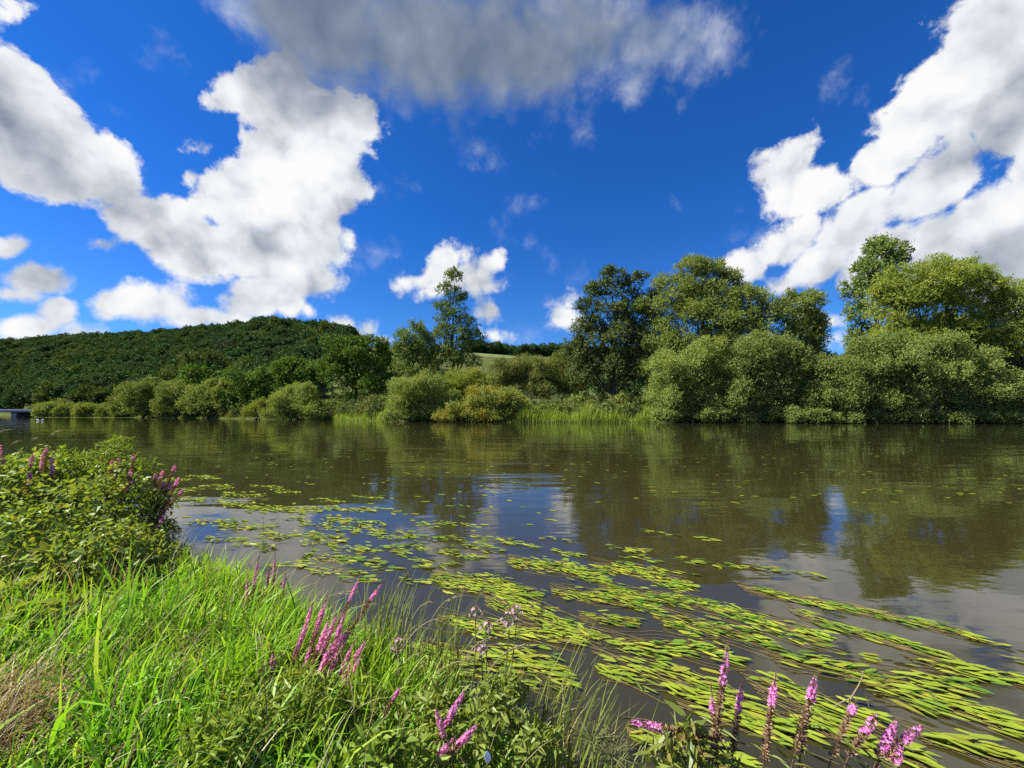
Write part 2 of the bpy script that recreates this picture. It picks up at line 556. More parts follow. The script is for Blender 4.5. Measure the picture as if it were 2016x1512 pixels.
def drape(name, corners, mat, off=0.25, n=24):
    """a field on the hillside, laid over the land: four (u, Y) corners"""
    c = np.array(corners, float)
    a, b = np.meshgrid(np.linspace(0, 1, n), np.linspace(0, 1, n), indexing='ij')
    uv = ((1 - a) * (1 - b))[..., None] * c[0] + (a * (1 - b))[..., None] * c[1] + (a * b)[..., None] * c[2] + ((1 - a) * b)[..., None] * c[3]
    U, Y = uv[..., 0], uv[..., 1]
    V = np.stack([U * Y, Y, land_z(U, Y) + off], -1).reshape(-1, 3)
    idx = np.arange(n * n).reshape(n, n)
    q = np.stack([idx[:-1, :-1], idx[1:, :-1], idx[1:, 1:], idx[:-1, 1:]], -1).reshape(-1, 4)
    o = link(name, mesh_np(name, V, q, mat, True))
    tag(o, kind='structure')


build_far_land()
MEADOW = plain_mat('green_meadow', (.090, .125, .034), (.125, .145, .045), 0.12, 0.95, 0)
STUBBLE = plain_mat('stubble_field', (.17, .15, .115), (.13, .115, .085), 0.15, 0.95, 0)
drape('green_meadow', [(-0.13, 330), (0.03, 330), (0.00, 405), (-0.11, 405)], MEADOW)
drape('stubble_field', [(-0.004, 392), (0.075, 385), (0.065, 446), (-0.008, 440)], STUBBLE, 0.5)

# near bank: shore line of the side where the camera stands
SHORE = np.array([(-70, 26), (-30, 13.5), (-14, 8.6), (-8, 6.9), (-5.2, 5.6), (-4.1, 4.75), (-3.3, 4.1), (-2.4, 3.65), (-1.5, 3.05), (-0.75, 2.5), (-0.2, 2.1), (0.15, 1.75), (0.42, 1.4), (0.8, 1.12), (1.6, 1.0), (4, 0.85), (12, 0.2), (60, -6)])


def shore_dist(X, Y):
    """signed distance to the near shore, positive on land"""
    pts = np.stack([X, Y], -1)
    best = np.full(X.shape, 1e9)
    sign = np.ones(X.shape)
    for a, b in zip(SHORE[:-1], SHORE[1:]):
        ab = b - a
        t = np.clip(((pts - a) @ ab) / (ab @ ab), 0, 1)
        q = a + t[..., None] * ab
        d = np.hypot(pts[..., 0] - q[..., 0], pts[..., 1] - q[..., 1])
        cr = ab[0] * (pts[..., 1] - a[1]) - ab[1] * (pts[..., 0] - a[0])
        upd = d < best
        best = np.where(upd, d, best)
        sign = np.where(upd, np.where(cr < 0, 1, -1), sign)
    return best * sign


def bank_z(X, Y):
    d = shore_dist(np.asarray(X, float), np.asarray(Y, float))
    return np.where(d > 0, 0.42 * (1 - np.exp(-np.maximum(d, 0) / 0.8)) + 0.02, np.maximum(d * 0.6, -1.6) + 0.02)


def build_near_bank():
    xs = np.concatenate([np.linspace(-60, -9, 40), np.linspace(-8.8, 4, 150), np.linspace(4.4, 40, 40)])
    ys = np.concatenate([np.linspace(-25, -2, 16), np.linspace(-1.8, 6.5, 100), np.linspace(6.8, 30, 40)])
    X, Y = np.meshgrid(xs, ys, indexing='ij')
    rng = np.random.default_rng(3)
    Z = bank_z(X, Y) + rng.normal(0, 0.008, X.shape)
    V = np.stack([X, Y, Z], -1).reshape(-1, 3)
    n, k = X.shape
    idx = np.arange(n * k).reshape(n, k)
    q = np.stack([idx[:-1, :-1], idx[1:, :-1], idx[1:, 1:], idx[:-1, 1:]], -1).reshape(-1, 4)
    soil = plain_mat('bank_soil', (.055, .045, .030), (.030, .028, .016), 9.0, 0.95, 0.6)
    o = link('river_bank', mesh_np('river_bank', V, q, soil, True))
    tag(o, kind='structure')


build_near_bank()


def build_water():
    m, N, out = material('river_water')
    tc = N.new('ShaderNodeTexCoord').outputs['Object']
    # the current runs towards +X: ripples are stretched along it
    a = N.noise(N.v('MULTIPLY', tc, (0.55, 1.0, 1)), 2.6, 3.0, 0.55)
    b = N.noise(N.v('MULTIPLY', tc, (0.35, 1.0, 1)), 0.55, 3.0, 0.5)
    c = N.noise(N.v('MULTIPLY', tc, (0.6, 1.0, 1)), 11.0, 2.0, 0.5)
    e = N.noise(N.v('MULTIPLY', tc, (0.16, 1.0, 1)), 1.5, 4.0, 0.6)
    gust = N.rng(N.noise(N.v('MULTIPLY', tc, (0.3, 1.0, 1)), 0.35, 3.0, 0.6), 0.48, 0.68)
    calm = N.rng(N.noise(N.v('MULTIPLY', tc, (0.25, 1.0, 1)), 0.16, 3.0, 0.6), 0.40, 0.62, 0.25, 1.0)
    h = N.m('MULTIPLY', a, 0.0100)
    h = N.m('MULTIPLY_ADD', c, 0.0018, h)
    h = N.m('MULTIPLY', h, calm)
    h = N.m('MULTIPLY_ADD', b, 0.020, h)
    h = N.m('MULTIPLY_ADD', N.m('MULTIPLY', e, gust), 0.032, h)
    bump = N.new('ShaderNodeBump')
    bump.inputs['Strength'].default_value = 1.0
    bump.inputs['Distance'].default_value = 0.55
    N.l.new(h, bump.inputs['Height'])
    fr = N.new('ShaderNodeFresnel')
    fr.inputs['IOR'].default_value = 1.54
    N.l.new(bump.outputs[0], fr.inputs['Normal'])
    gl = N.new('ShaderNodeBsdfGlossy')
    gl.inputs['Roughness'].default_value = 0.03
    gl.inputs['Color'].default_value = (0.97, 0.97, 0.97, 1)
    N.l.new(bump.outputs[0], gl.inputs['Normal'])
    tr = N.new('ShaderNodeBsdfTransparent')
    tr.inputs[0].default_value = (0.62, 0.62, 0.42, 1)
    di = N.new('ShaderNodeBsdfDiffuse')
    di.inputs[0].default_value = (0.056, 0.050, 0.018, 1)
    body = N.new('ShaderNodeMixShader')
    body.inputs[0].default_value = 0.5
    N.l.new(tr.outputs[0], body.inputs[1])
    N.l.new(di.outputs[0], body.inputs[2])
    mx = N.new('ShaderNodeMixShader')
    N.l.new(fr.outputs[0], mx.inputs[0])
    N.l.new(body.outputs[0], mx.inputs[1])
    N.l.new(gl.outputs[0], mx.inputs[2])
    N.l.new(mx.outputs[0], out.inputs[0])
    V = [(-900, -60, 0), (400, -60, 0), (400, 270, 0), (-900, 270, 0)]
    o = link('river_water', mesh_np('river_water', V, [[(0, 1, 2, 3)]], m))
    tag(o, kind='structure')
    bed = plain_mat('river_bed', (.030, .026, .016), (.014, .013, .009), 0.8, 1.0, 0)
    V = [(-900, -60, -1.4), (400, -60, -1.4), (400, 270, -1.4), (-900, 270, -1.4)]
    o = link('river_bed', mesh_np('river_bed', V, [[(0, 1, 2, 3)]], bed))
    tag(o, kind='structure')


build_water()


# ------------------------------------------------------------------ foliage
def scatter_lobes(rng, lobes, n, sub=7, shell=0.7, low=-0.75):
    """points near the surface of uneven, overlapping puffs; returns points, outward directions"""
    L = []
    for (c, r) in lobes:
        c = np.array(c, float)
        r = np.array(r, float)
        L.append((c, r * 0.80))
        k = int(sub * 1.5)
        d = unit(rng.normal(size=(k, 3)))
        d[:, 2] = np.where(d[:, 2] < -0.35, -d[:, 2], d[:, 2])
        for i in range(k):
            s = rng.uniform(0.20, 0.42)
            L.append((c + d[i] * r * rng.uniform(0.70, 1.10), r * s * np.array([1, 1, rng.uniform(0.8, 1.15)])))
    w = np.array([(r[0] * r[2]) ** 0.85 for _, r in L])
    w /= w.sum()
    which = rng.choice(len(L), size=n, p=w)
    C = np.array([c for c, _ in L])[which]
    R = np.array([r for _, r in L])[which]
    d = unit(rng.normal(size=(n, 3)))
    bad = d[:, 2] < low
    d[bad, 2] *= -1
    inner = rng.random(n) > shell
    rad = np.where(inner, rng.random(n) ** 0.5 * 0.9, 1.0 + rng.normal(0, 0.08, n) + np.where(rng.random(n) < 0.16, rng.exponential(0.15, n), 0))
    return C + d * R * rad[:, None], unit(d * (1.0 / R) * R.mean(1, keepdims=True))


def leaf_tris(rng, pts, out, per=8, spread=0.45, length=0.34, width=0.13, up=0.25, along=0.6):
    """each point carries a short spray: leaves set along a twig that points outward"""
    n = len(pts)
    tw = unit(out * 0.8 + rng.normal(size=(n, 3)) * 0.55 + np.array([0, 0, up]))
    t = rng.random((n, per, 1))
    base = pts[:, None, :] + tw[:, None, :] * (t - 0.4) * spread * 1.8 + rng.normal(size=(n, per, 3)) * spread * 0.28
    ax = unit(tw[:, None, :] * along + rng.normal(size=(n, per, 3)) * 0.7)
    nm = unit(out[:, None, :] * 0.5 + rng.normal(size=(n, per, 3)) * 0.8 + np.array([0, 0, 0.5]))
    side = unit(np.cross(ax, nm))
    ln = length * rng.uniform(0.6, 1.35, (n, per, 1))
    wd = width * rng.uniform(0.7, 1.3, (n, per, 1))
    a = base - side * wd * 0.62
    b = base + side * wd * 0.62 + ax * ln * 0.15
    c = base + ax * ln
    V = np.stack([a, b, c], 2).reshape(-1, 3)
    q = np.arange(len(V)).reshape(-1, 3)
    return V, q


def limbs(geo, rng, base, tops, r0, wiggle=0.05):
    base = np.array(base, float)
    tops = sorted([np.array(t, float) for t in tops], key=lambda p: -p[2])
    main = tops[0]
    n = 9
    t = np.linspace(0, 1, n)[:, None]
    H = np.linalg.norm(main - base)
    path = base + (main - base) * t + rng.normal(size=(n, 3)) * H * 0.012 * np.sin(t * np.pi)
    geo.tube(path, r0 * (1 - 0.88 * t[:, 0]) * np.where(t[:, 0] < 0.02, 1.35, 1), 7)
    for tp in tops[1:]:
        k = rng.uniform(0.22, 0.5)
        k = min(k, max(0.1, (tp[2] - base[2]) / max(H, 1e-3) * 0.65))
        i = int(k * (n - 1))
        s = path[i]
        m = 7
        tt = np.linspace(0, 1, m)[:, None]
        p = s + (tp - s) * tt
        p[:, 2] -= (np.sin(tt[:, 0] * np.pi)) * 0.06 * np.linalg.norm(tp - s)
        p += rng.normal(size=(m, 3)) * 0.015 * np.linalg.norm(tp - s) * np.sin(tt * np.pi)
        geo.tube(p, r0 * (1 - 0.8 * k) * 0.62 * (1 - 0.85 * tt[:, 0]), 5)


TREE_SEED = [100]


def tree(name, label, cat, Y, base_px, lobes_px, mat, dens=1.0, leaf=0.34, wid=0.13, per=8, spread=0.45, up=0.25, trunk=0.3, bark=BARK, group=None,
         parts=('trunk', 'crown'), shell=0.7, sub=7, thick=0.9, along=0.6, low=-0.75):
    """lobes_px: (cx, cy, rx, ry[, depth shift in metres]) as seen in the photograph"""
    TREE_SEED[0] += 1
    rng = np.random.default_rng(TREE_SEED[0])
    b = P(base_px, 800, Y)
    b[2] = max(float(land_z(b[0] / Y, Y)), 0.02) - 0.1
    lobes = []
    area = 0
    for L in lobes_px:
        dy = L[4] if len(L) > 4 else rng.uniform(-0.12, 0.12) * L[2] / F * Y
        y = Y + dy
        c = P(L[0], L[1], y)
        rx, rz = L[2] / F * y, L[3] / F * y
        lobes.append((c, (rx, thick * min(rx, rz * 1.3), rz)))
        area += L[2] * L[3] * math.pi
    root = thing(name, label, cat, b, group)
    lp = leaf / Y * F
    wp = wid / Y * F
    n = int(dens * 5.0 * area / (lp * wp * 0.55) / per)
    n = int(min(max(n, 120), 130000 / per))
    pts, out = scatter_lobes(rng, lobes, n, sub, shell, low)
    pts[:, 2] = np.maximum(pts[:, 2], 0.12)
    V, q = leaf_tris(rng, pts, out, per, spread, leaf, wid, up, along)
    V[:, 2] = np.maximum(V[:, 2], 0.04)
    link(parts[1], mesh_np(parts[1], V - b, q, mat), root)
    g = Geo()
    if parts[0] == 'trunk':
        limbs(g, rng, b, [c + np.array([0, 0, 0.3 * r[2]]) for c, r in lobes], trunk)
    else:
        for c, r in lobes:
            for _ in range(3):
                s = b + rng.normal(size=3) * np.array([r[0], r[1], 0]) * 0.25
                limbs(g, rng, s, [c + unit(rng.normal(size=3)) * r * 0.5], trunk * 0.5)
    so = link(parts[0], g.mesh(parts[0], bark, True, b), root)
    if parts[0] == 'stems':
        tag(so, kind='stuff')
    return root

# ------------------------------------------------------------------ trees and bushes of the far bank, left to right
def bush(label, Y, base_px, lobes, mat, name='willow_bush', group='willow bushes along the far bank', **kw):
    kw.setdefault('leaf', 0.30)
    kw.setdefault('wid', 0.10)
    kw.setdefault('trunk', 0.16)
    kw.setdefault('low', -0.95)
    if name == 'willow_bush':
        # branches hang down to the water all along the foot
        x0 = min(L[0] - L[2] * 0.8 for L in lobes)
        x1 = max(L[0] + L[2] * 0.8 for L in lobes)
        ft = HY + CAM_H * F / Y
        k = max(2, int((x1 - x0) / 42))
        rj = np.random.default_rng(int(x0) + 999)
        lobes = list(lobes) + [(x + rj.uniform(-9, 9), ft - rj.uniform(6, 14), (x1 - x0) / k * rj.uniform(0.45, 0.7), rj.uniform(9, 17), rj.uniform(-2.6, -0.2)) for x in np.linspace(x0 + 12, x1 - 12, k)]
    return tree(name, label, 'bush', Y, base_px, lobes, mat, parts=('stems', 'foliage'), group=group, **kw)


FAR = dict(leaf=0.5, wid=0.2, spread=0.6)
bush('low sage green willow bush at the water beside the bridge', 139, 102, [(96, 808, 26, 13), (116, 806, 22, 15), (82, 814, 14, 8)], SAGE, **FAR)
bush('small pale rounded willow bush standing alone at the waterline', 137, 172, [(170, 809, 22, 13), (182, 806, 14, 10), (158, 814, 12, 9)], WILLOW_YELLOW, **FAR)
bush('lowest green bush between two willow bushes at the far waterline', 136, 206, [(206, 814, 14, 8), (222, 815, 10, 7)], SAGE_DARK, **FAR)
bush('narrow upright pale green bush left of the large round willows', 134, 233, [(234, 798, 13, 20), (226, 810, 10, 12), (242, 806, 10, 16)], SAGE, **FAR)
tree('willow_tree', 'leftmost large round sage willow on the far bank', 'tree', 128, 280, [(270, 782, 28, 26), (300, 776, 30, 26), (262, 804, 22, 18), (290, 806, 30, 17), (322, 770, 22, 18)], SAGE_DARK, group='willows on the far bank', **FAR)
tree('willow_tree', 'pale yellowish round willow right of the leftmost sage willow', 'tree', 121, 345, [(338, 784, 26, 24), (362, 778, 22, 20), (325, 802, 20, 18), (352, 806, 30, 17)], SAGE, group='willows on the far bank', **FAR)
tree('willow_tree', 'wide grey green willow between pale willow and dark lime tree', 'tree', 115, 410, [(410, 785, 36, 26), (438, 772, 28, 24), (390, 802, 34, 20), (435, 804, 34, 20), (425, 762, 22, 14)], SAGE, dens=1.1, group='willows on the far bank', **FAR)
tree('lime_tree', 'dark rounded lime tree behind the grey green willow', 'tree', 113, 490, [(490, 765, 36, 34), (515, 752, 24, 24), (478, 795, 32, 26), (505, 790, 30, 26)], MAPLE, leaf=0.5, wid=0.3, spread=0.5, group='dark broadleaf trees on the far bank')
tree('maple_tree', 'dark dome shaped maple left of the largest maple', 'tree', 122, 585, [(585, 735, 34, 30), (610, 752, 26, 28), (560, 750, 28, 28), (590, 772, 42, 26), (575, 718, 20, 14)], MAPLE, leaf=0.5, wid=0.3, spread=0.5, group='dark broadleaf trees on the far bank')
bush('yellow green tall herb clump beside round grey willow bush', 98, 508, [(510, 806, 20, 14), (496, 812, 14, 12), (522, 798, 12, 10)], WILLOW_YELLOW, name='herb_clump', group='bushes at the waterline')
bush('round grey green willow bush under the dome shaped maple', 94, 585, [(585, 796, 46, 26), (600, 776, 24, 20), (560, 806, 34, 20), (615, 806, 26, 20), (572, 772, 14, 10)], SAGE, dens=1.1)
tree('maple_tree', 'largest dark green maple with bright leaf rims, left of poplar', 'tree', 104, 700, [(690, 700, 44, 32), (728, 690, 34, 28), (742, 735, 36, 34), (675, 745, 40, 34), (715, 768, 50, 30), (660, 722, 26, 24), (755, 768, 30, 30), (705, 675, 22, 14)], MAPLE, dens=1.0, leaf=0.42, wid=0.26, trunk=0.5, group='dark broadleaf trees on the far bank')
tree('poplar_tree', 'low broad grey green poplar left of the tall narrow poplar', 'tree', 98, 812, [(815, 672, 34, 34), (800, 705, 30, 34), (838, 700, 28, 40), (820, 740, 40, 30)], POPLAR, dens=0.85, leaf=0.34, wid=0.2, shell=0.55, sub=9, group='poplars on the far bank')
tree('poplar_tree', 'tall narrow poplar with loose pointed top against the cloud', 'tree', 97, 893, [(892, 545, 15, 18), (882, 570, 22, 12), (897, 590, 22, 18), (874, 610, 20, 14), (890, 625, 30, 20), (918, 640, 22, 18), (876, 658, 24, 20), (905, 672, 34, 24), (935, 668, 20, 16), (880, 705, 36, 28), (915, 712, 30, 24)],
     POPLAR, dens=0.72, leaf=0.34, wid=0.2, shell=0.5, sub=10, spread=0.4, trunk=0.42, group='poplars on the far bank')
bush('hazel thicket behind the yellowing willow bushes below the meadow', 90, 1000, [(985, 744, 36, 34), (1020, 744, 36, 34), (960, 765, 34, 30), (1045, 752, 30, 32)], HAZEL, name='hazel_thicket', group='hazel thickets on the far bank')
bush('brownish hazel thicket left of the tall alder', 88, 1085, [(1070, 738, 36, 34), (1112, 738, 36, 36), (1060, 768, 34, 24), (1095, 770, 46, 20), (1140, 760, 26, 30)], HAZEL, name='hazel_thicket', dens=0.9, group='hazel thickets on the far bank')
bush('large domed olive willow bush hanging over the water, left half of pair', 74.5, 815, [(812, 782, 48, 36), (845, 768, 34, 32), (790, 802, 36, 28), (835, 808, 50, 24), (870, 800, 30, 30)], SAGE, dens=1.15)
bush('taller pale willow bush in the middle of the yellowing bushes', 78.5, 905, [(912, 762, 40, 34), (935, 755, 28, 26), (895, 785, 30, 30)], WILLOW_YELLOW, dens=1.0)
bush('yellowing willow bush with rusty leaves beside the reeds', 71, 965, [(965, 788, 40, 30), (1000, 795, 32, 26), (930, 806, 40, 24), (985, 812, 42, 18), (895, 814, 30, 16)], RUSTY, dens=1.15)

tree('alder_tree', 'tall dark alder with ragged crown, left edge of the tree group', 'tree', 80, 1210,
     [(1205, 545, 26, 18), (1250, 552, 22, 14), (1172, 575, 26, 16), (1215, 580, 40, 26), (1160, 605, 26, 16), (1200, 625, 50, 28), (1250, 610, 30, 30), (1160, 670, 36, 40), (1215, 680, 56, 44), (1265, 670, 34, 50), (1150, 730, 34, 40), (1200, 740, 50, 44), (1250, 740, 40, 44), (1135, 690, 26, 30), (1280, 620, 26, 40), (1280, 720, 30, 44)],
     ALDER, dens=0.85, leaf=0.30, wid=0.2, shell=0.55, sub=9, trunk=0.5, group='tall trees on the far bank')
tree('willow_tree', 'tall feathery willow with high rounded top right of the alder', 'tree', 77, 1370,
     [(1365, 540, 34, 30), (1395, 535, 26, 26), (1325, 570, 36, 28), (1430, 565, 30, 26), (1380, 585, 50, 34), (1310, 620, 44, 40), (1360, 640, 60, 46), (1425, 630, 46, 46), (1300, 680, 40, 40), (1350, 700, 60, 44), (1420, 690, 56, 46), (1300, 730, 44, 44), (1370, 745, 60, 40), (1430, 740, 50, 40)],
     SAGE, dens=0.95, leaf=0.40, wid=0.12, shell=0.6, sub=9, up=0.5, along=1.0, trunk=0.5, group='tall trees on the far bank')
tree('willow_tree', 'broad willow with two humps at the gap in the trees', 'tree', 74.5, 1520,
     [(1475, 600, 36, 36), (1565, 612, 40, 34), (1600, 632, 22, 20), (1510, 650, 56, 46), (1575, 660, 44, 44), (1450, 660, 44, 44), (1540, 710, 66, 46), (1600, 700, 26, 44), (1470, 715, 50, 40), (1520, 750, 70, 40), (1450, 755, 50, 36)],
     SAGE, dens=1.0, leaf=0.40, wid=0.13, shell=0.62, sub=9, up=0.4, along=0.9, trunk=0.5, group='tall trees on the far bank')
tree('willow_tree', 'dark willow filling in behind the waterside bushes', 'tree', 79, 1590, [(1590, 740, 46, 50), (1560, 770, 50, 40), (1500, 760, 50, 40)], ALDER, dens=0.9, leaf=0.34, wid=0.14, group='tall trees on the far bank')
bush('bright yellow green willow bush leaning over the water beside the reeds', 66.5, 1345, [(1335, 735, 48, 38), (1395, 690, 34, 30), (1375, 722, 36, 30), (1315, 772, 38, 40), (1370, 765, 44, 40), (1330, 806, 40, 24), (1385, 800, 30, 28)], SAGE, dens=1.15)
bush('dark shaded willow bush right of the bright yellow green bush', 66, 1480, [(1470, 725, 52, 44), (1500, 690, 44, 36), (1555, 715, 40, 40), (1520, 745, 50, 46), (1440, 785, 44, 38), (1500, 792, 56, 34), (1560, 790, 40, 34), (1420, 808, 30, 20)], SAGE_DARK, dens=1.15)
tree('poplar_tree', 'slender dark poplar rising behind the yellow green willow', 'tree', 86, 1700, [(1745, 505, 36, 32), (1725, 490, 22, 16), (1765, 520, 22, 24), (1710, 545, 34, 30), (1690, 580, 26, 30), (1740, 560, 30, 24), (1690, 625, 24, 30), (1700, 665, 26, 26)],
     POPLAR, dens=0.95, leaf=0.34, wid=0.24, shell=0.6, sub=9, trunk=0.4, group='tall trees on the far bank')
tree('willow_tree', 'great yellow green willow on the right side of the picture', 'tree', 72, 1830,
     [(1800, 570, 60, 44), (1870, 555, 54, 34), (1925, 575, 46, 40), (1755, 610, 46, 36), (1840, 620, 70, 44), (1920, 630, 56, 40), (1770, 660, 60, 36), (1860, 680, 70, 40), (1740, 575, 24, 18), (1800, 700, 70, 44), (1940, 690, 60, 46)],
     WILLOW_YELLOW, dens=1.0, leaf=0.42, wid=0.12, shell=0.62, sub=10, up=0.35, along=1.0, trunk=0.6, group='tall trees on the far bank')
tree('willow_tree', 'paler willow at the right edge with thin outer twigs', 'tree', 70, 2000, [(1990, 610, 44, 36), (2035, 600, 50, 50), (1975, 660, 50, 40), (2040, 680, 60, 60), (2100, 640, 70, 60)],
     SAGE, dens=0.85, leaf=0.34, wid=0.10, shell=0.6, sub=9, up=0.3, along=1.0, trunk=0.5, group='tall trees on the far bank')
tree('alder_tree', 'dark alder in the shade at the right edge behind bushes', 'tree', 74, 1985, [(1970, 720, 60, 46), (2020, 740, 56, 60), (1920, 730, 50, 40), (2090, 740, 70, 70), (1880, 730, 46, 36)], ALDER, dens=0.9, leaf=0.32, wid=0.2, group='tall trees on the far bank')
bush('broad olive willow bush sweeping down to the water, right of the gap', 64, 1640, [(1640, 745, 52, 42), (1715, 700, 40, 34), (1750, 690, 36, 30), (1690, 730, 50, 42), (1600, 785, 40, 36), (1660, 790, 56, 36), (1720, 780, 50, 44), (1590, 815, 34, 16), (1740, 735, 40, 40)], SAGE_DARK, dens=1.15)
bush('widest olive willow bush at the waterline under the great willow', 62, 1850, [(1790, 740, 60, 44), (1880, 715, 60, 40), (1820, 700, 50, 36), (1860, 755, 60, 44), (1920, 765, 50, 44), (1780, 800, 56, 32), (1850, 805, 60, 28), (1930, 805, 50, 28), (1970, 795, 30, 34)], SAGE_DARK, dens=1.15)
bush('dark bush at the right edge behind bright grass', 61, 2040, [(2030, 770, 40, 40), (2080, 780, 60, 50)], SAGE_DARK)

HILL = dict(leaf=0.7, wid=0.45, spread=0.7, group='trees standing out on the hillside')
tree('dead_tree', 'withered grey brown tree standing out on the wooded hillside', 'tree', 215, 447, [(445, 690, 20, 22), (455, 710, 20, 18), (438, 715, 16, 14)], DEADWOOD, dens=0.35, trunk=0.5, bark=BARK_PALE, **HILL)
tree('beech_tree', 'tall yellowish green tree in the middle of the hillside wood', 'tree', 220, 515, [(515, 680, 24, 24), (505, 700, 26, 24), (525, 705, 26, 28), (512, 725, 30, 20)], FOREST_OLIVE, trunk=0.5, **HILL)
tree('oak_tree', 'olive brown oak on the slope above the dark lime', 'tree', 170, 400, [(395, 712, 30, 20), (420, 722, 28, 24), (380, 728, 26, 22), (405, 742, 36, 22)], FOREST_OLIVE, trunk=0.5, **HILL)
tree('oak_tree', 'small olive oak right of the olive brown oak', 'tree', 165, 470, [(468, 735, 26, 20), (490, 742, 20, 18), (455, 748, 24, 18)], FOREST_OLIVE, trunk=0.4, **HILL)
tree('oak_tree', 'dark round oak below the olive brown oak', 'tree', 150, 385, [(385, 748, 28, 22), (405, 755, 28, 24), (372, 762, 22, 18)], MAPLE, trunk=0.4, **HILL)
tree('beech_tree', 'dark tree with bare pale trunk at the right end of the hill wood', 'tree', 260, 615, [(600, 658, 28, 18), (630, 660, 28, 20), (615, 672, 30, 14)], FOREST, trunk=0.55, bark=BARK_PALE, **HILL)
tree('beech_tree', 'last dark round tree on the hill before the clouds', 'tree', 265, 675, [(672, 660, 26, 18), (690, 668, 20, 16), (658, 672, 22, 16), (680, 685, 28, 16)], FOREST, trunk=0.5, **HILL)
tree('maple_tree', 'yellowish maple crown low on the slope above the far willows', 'tree', 160, 178, [(180, 778, 24, 13), (160, 788, 22, 14), (200, 786, 20, 14)], FOREST_OLIVE, trunk=0.3, **HILL)


# ------------------------------------------------------------------ hillside wood
def crown_source(name, rng, mat, n=620, h=14.0):
    r = h * 0.36
    lobes = [((0, 0, h * 0.62), (r, r, h * 0.36))]
    for _ in range(5):
        d = unit(rng.normal(size=3))
        lobes.append((np.array([d[0] * r * .6, d[1] * r * .6, h * (0.62 + 0.2 * d[2])]), (r * .55, r * .55, r * .5)))
    pts, out = scatter_lobes(rng, lobes, n, 5, 0.85)
    V, q = leaf_tris(rng, pts, out, 5, 0.6, 0.80, 0.50, 0.2, 0.4)
    g = Geo()
    g.add(V, q)
    return bpy.data.objects.new(name, g.mesh(name, mat))


def instancer(name, pts, rot, scale, idx, sources):
    me = bpy.data.meshes.new(name)
    me.from_pydata([tuple(p) for p in pts], [], [])
    for nm, arr, ty in (('rotz', rot, 'FLOAT'), ('size', scale, 'FLOAT')):
        at = me.attributes.new(nm, ty, 'POINT')
        at.data.foreach_set('value', np.asarray(arr, np.float32))
    at = me.attributes.new('which', 'INT', 'POINT')
    at.data.foreach_set('value', np.asarray(idx, np.int32))
    o = link(name, me)
    ng = bpy.data.node_groups.new(name, 'GeometryNodeTree')
    ng.interface.new_socket('Geometry', in_out='INPUT', socket_type='NodeSocketGeometry')
    ng.interface.new_socket('Geometry', in_out='OUTPUT', socket_type='NodeSocketGeometry')
    gi = ng.nodes.new('NodeGroupInput')
    go = ng.nodes.new('NodeGroupOutput')
    jn = ng.nodes.new('GeometryNodeJoinGeometry')

    def attr(nm, ty):
        a = ng.nodes.new('GeometryNodeInputNamedAttribute')
        a.data_type = ty
        a.inputs[0].default_value = nm
        return a.outputs[0]
    rz, sz, wh = attr('rotz', 'FLOAT'), attr('size', 'FLOAT'), attr('which', 'INT')
    cx = ng.nodes.new('ShaderNodeCombineXYZ')
    ng.links.new(rz, cx.inputs[2])
    for k, src in enumerate(sources):
        oi = ng.nodes.new('GeometryNodeObjectInfo')
        oi.inputs['Object'].default_value = src
        cmp = ng.nodes.new('FunctionNodeCompare')
        cmp.data_type = 'INT'
        cmp.operation = 'EQUAL'
        ng.links.new(wh, cmp.inputs[2])
        cmp.inputs[3].default_value = k
        ip = ng.nodes.new('GeometryNodeInstanceOnPoints')
        ng.links.new(gi.outputs[0], ip.inputs['Points'])
        ng.links.new(cmp.outputs[0], ip.inputs['Selection'])
        ng.links.new(oi.outputs['Geometry'], ip.inputs['Instance'])
        ng.links.new(cx.outputs[0], ip.inputs['Rotation'])
        ng.links.new(sz, ip.inputs['Scale'])
        ng.links.new(ip.outputs[0], jn.inputs[0])
    ng.links.new(jn.outputs[0], go.inputs[0])
    md = o.modifiers.new('scatter', 'NODES')
    md.node_group = ng
    return o


rngF = np.random.default_rng(77)
SRC = [crown_source('forest_crown', rngF, FOREST) for _ in range(3)] + [crown_source('olive_forest_crown', rngF, FOREST_OLIVE), crown_source('withered_crown', rngF, DEADWOOD, 260)]


def wood(name, label, u0, u1, s0, s1, spacing, hmin, hmax, seed, olive=0.10, dead=0.008, keep=None):
    rng = np.random.default_rng(seed)
    pts, sc, ix = [], [], []
    Yv = s0
    rows = np.arange(0, 420, spacing)
    for r in rows:
        u = u0
        while u < u1:
            yb = float(curve(BANK, u))
            Yy = yb + s0 + r + rng.uniform(-.5, .5) * spacing
            yr = float(curve(RIDGE_Y, u))
            step = spacing / max(Yy, 50)
            uu = u + rng.uniform(-.45, .45) * step
            if Yy < yr + s1 and (keep is None or keep(uu, Yy)):
                pts.append((uu * Yy, Yy, float(land_z(uu, Yy)) - 0.5))
                sc.append(rng.uniform(hmin, hmax) / 14.0)
                q = rng.random()
                ix.append(4 if q < dead else 3 if q < dead + olive else int(rng.integers(0, 3)))
            u += step
    o = instancer(name, pts, rng.uniform(0, 6.28, len(pts)), sc, ix, SRC)
    tag(o, label, 'forest', kind='stuff')
    return o


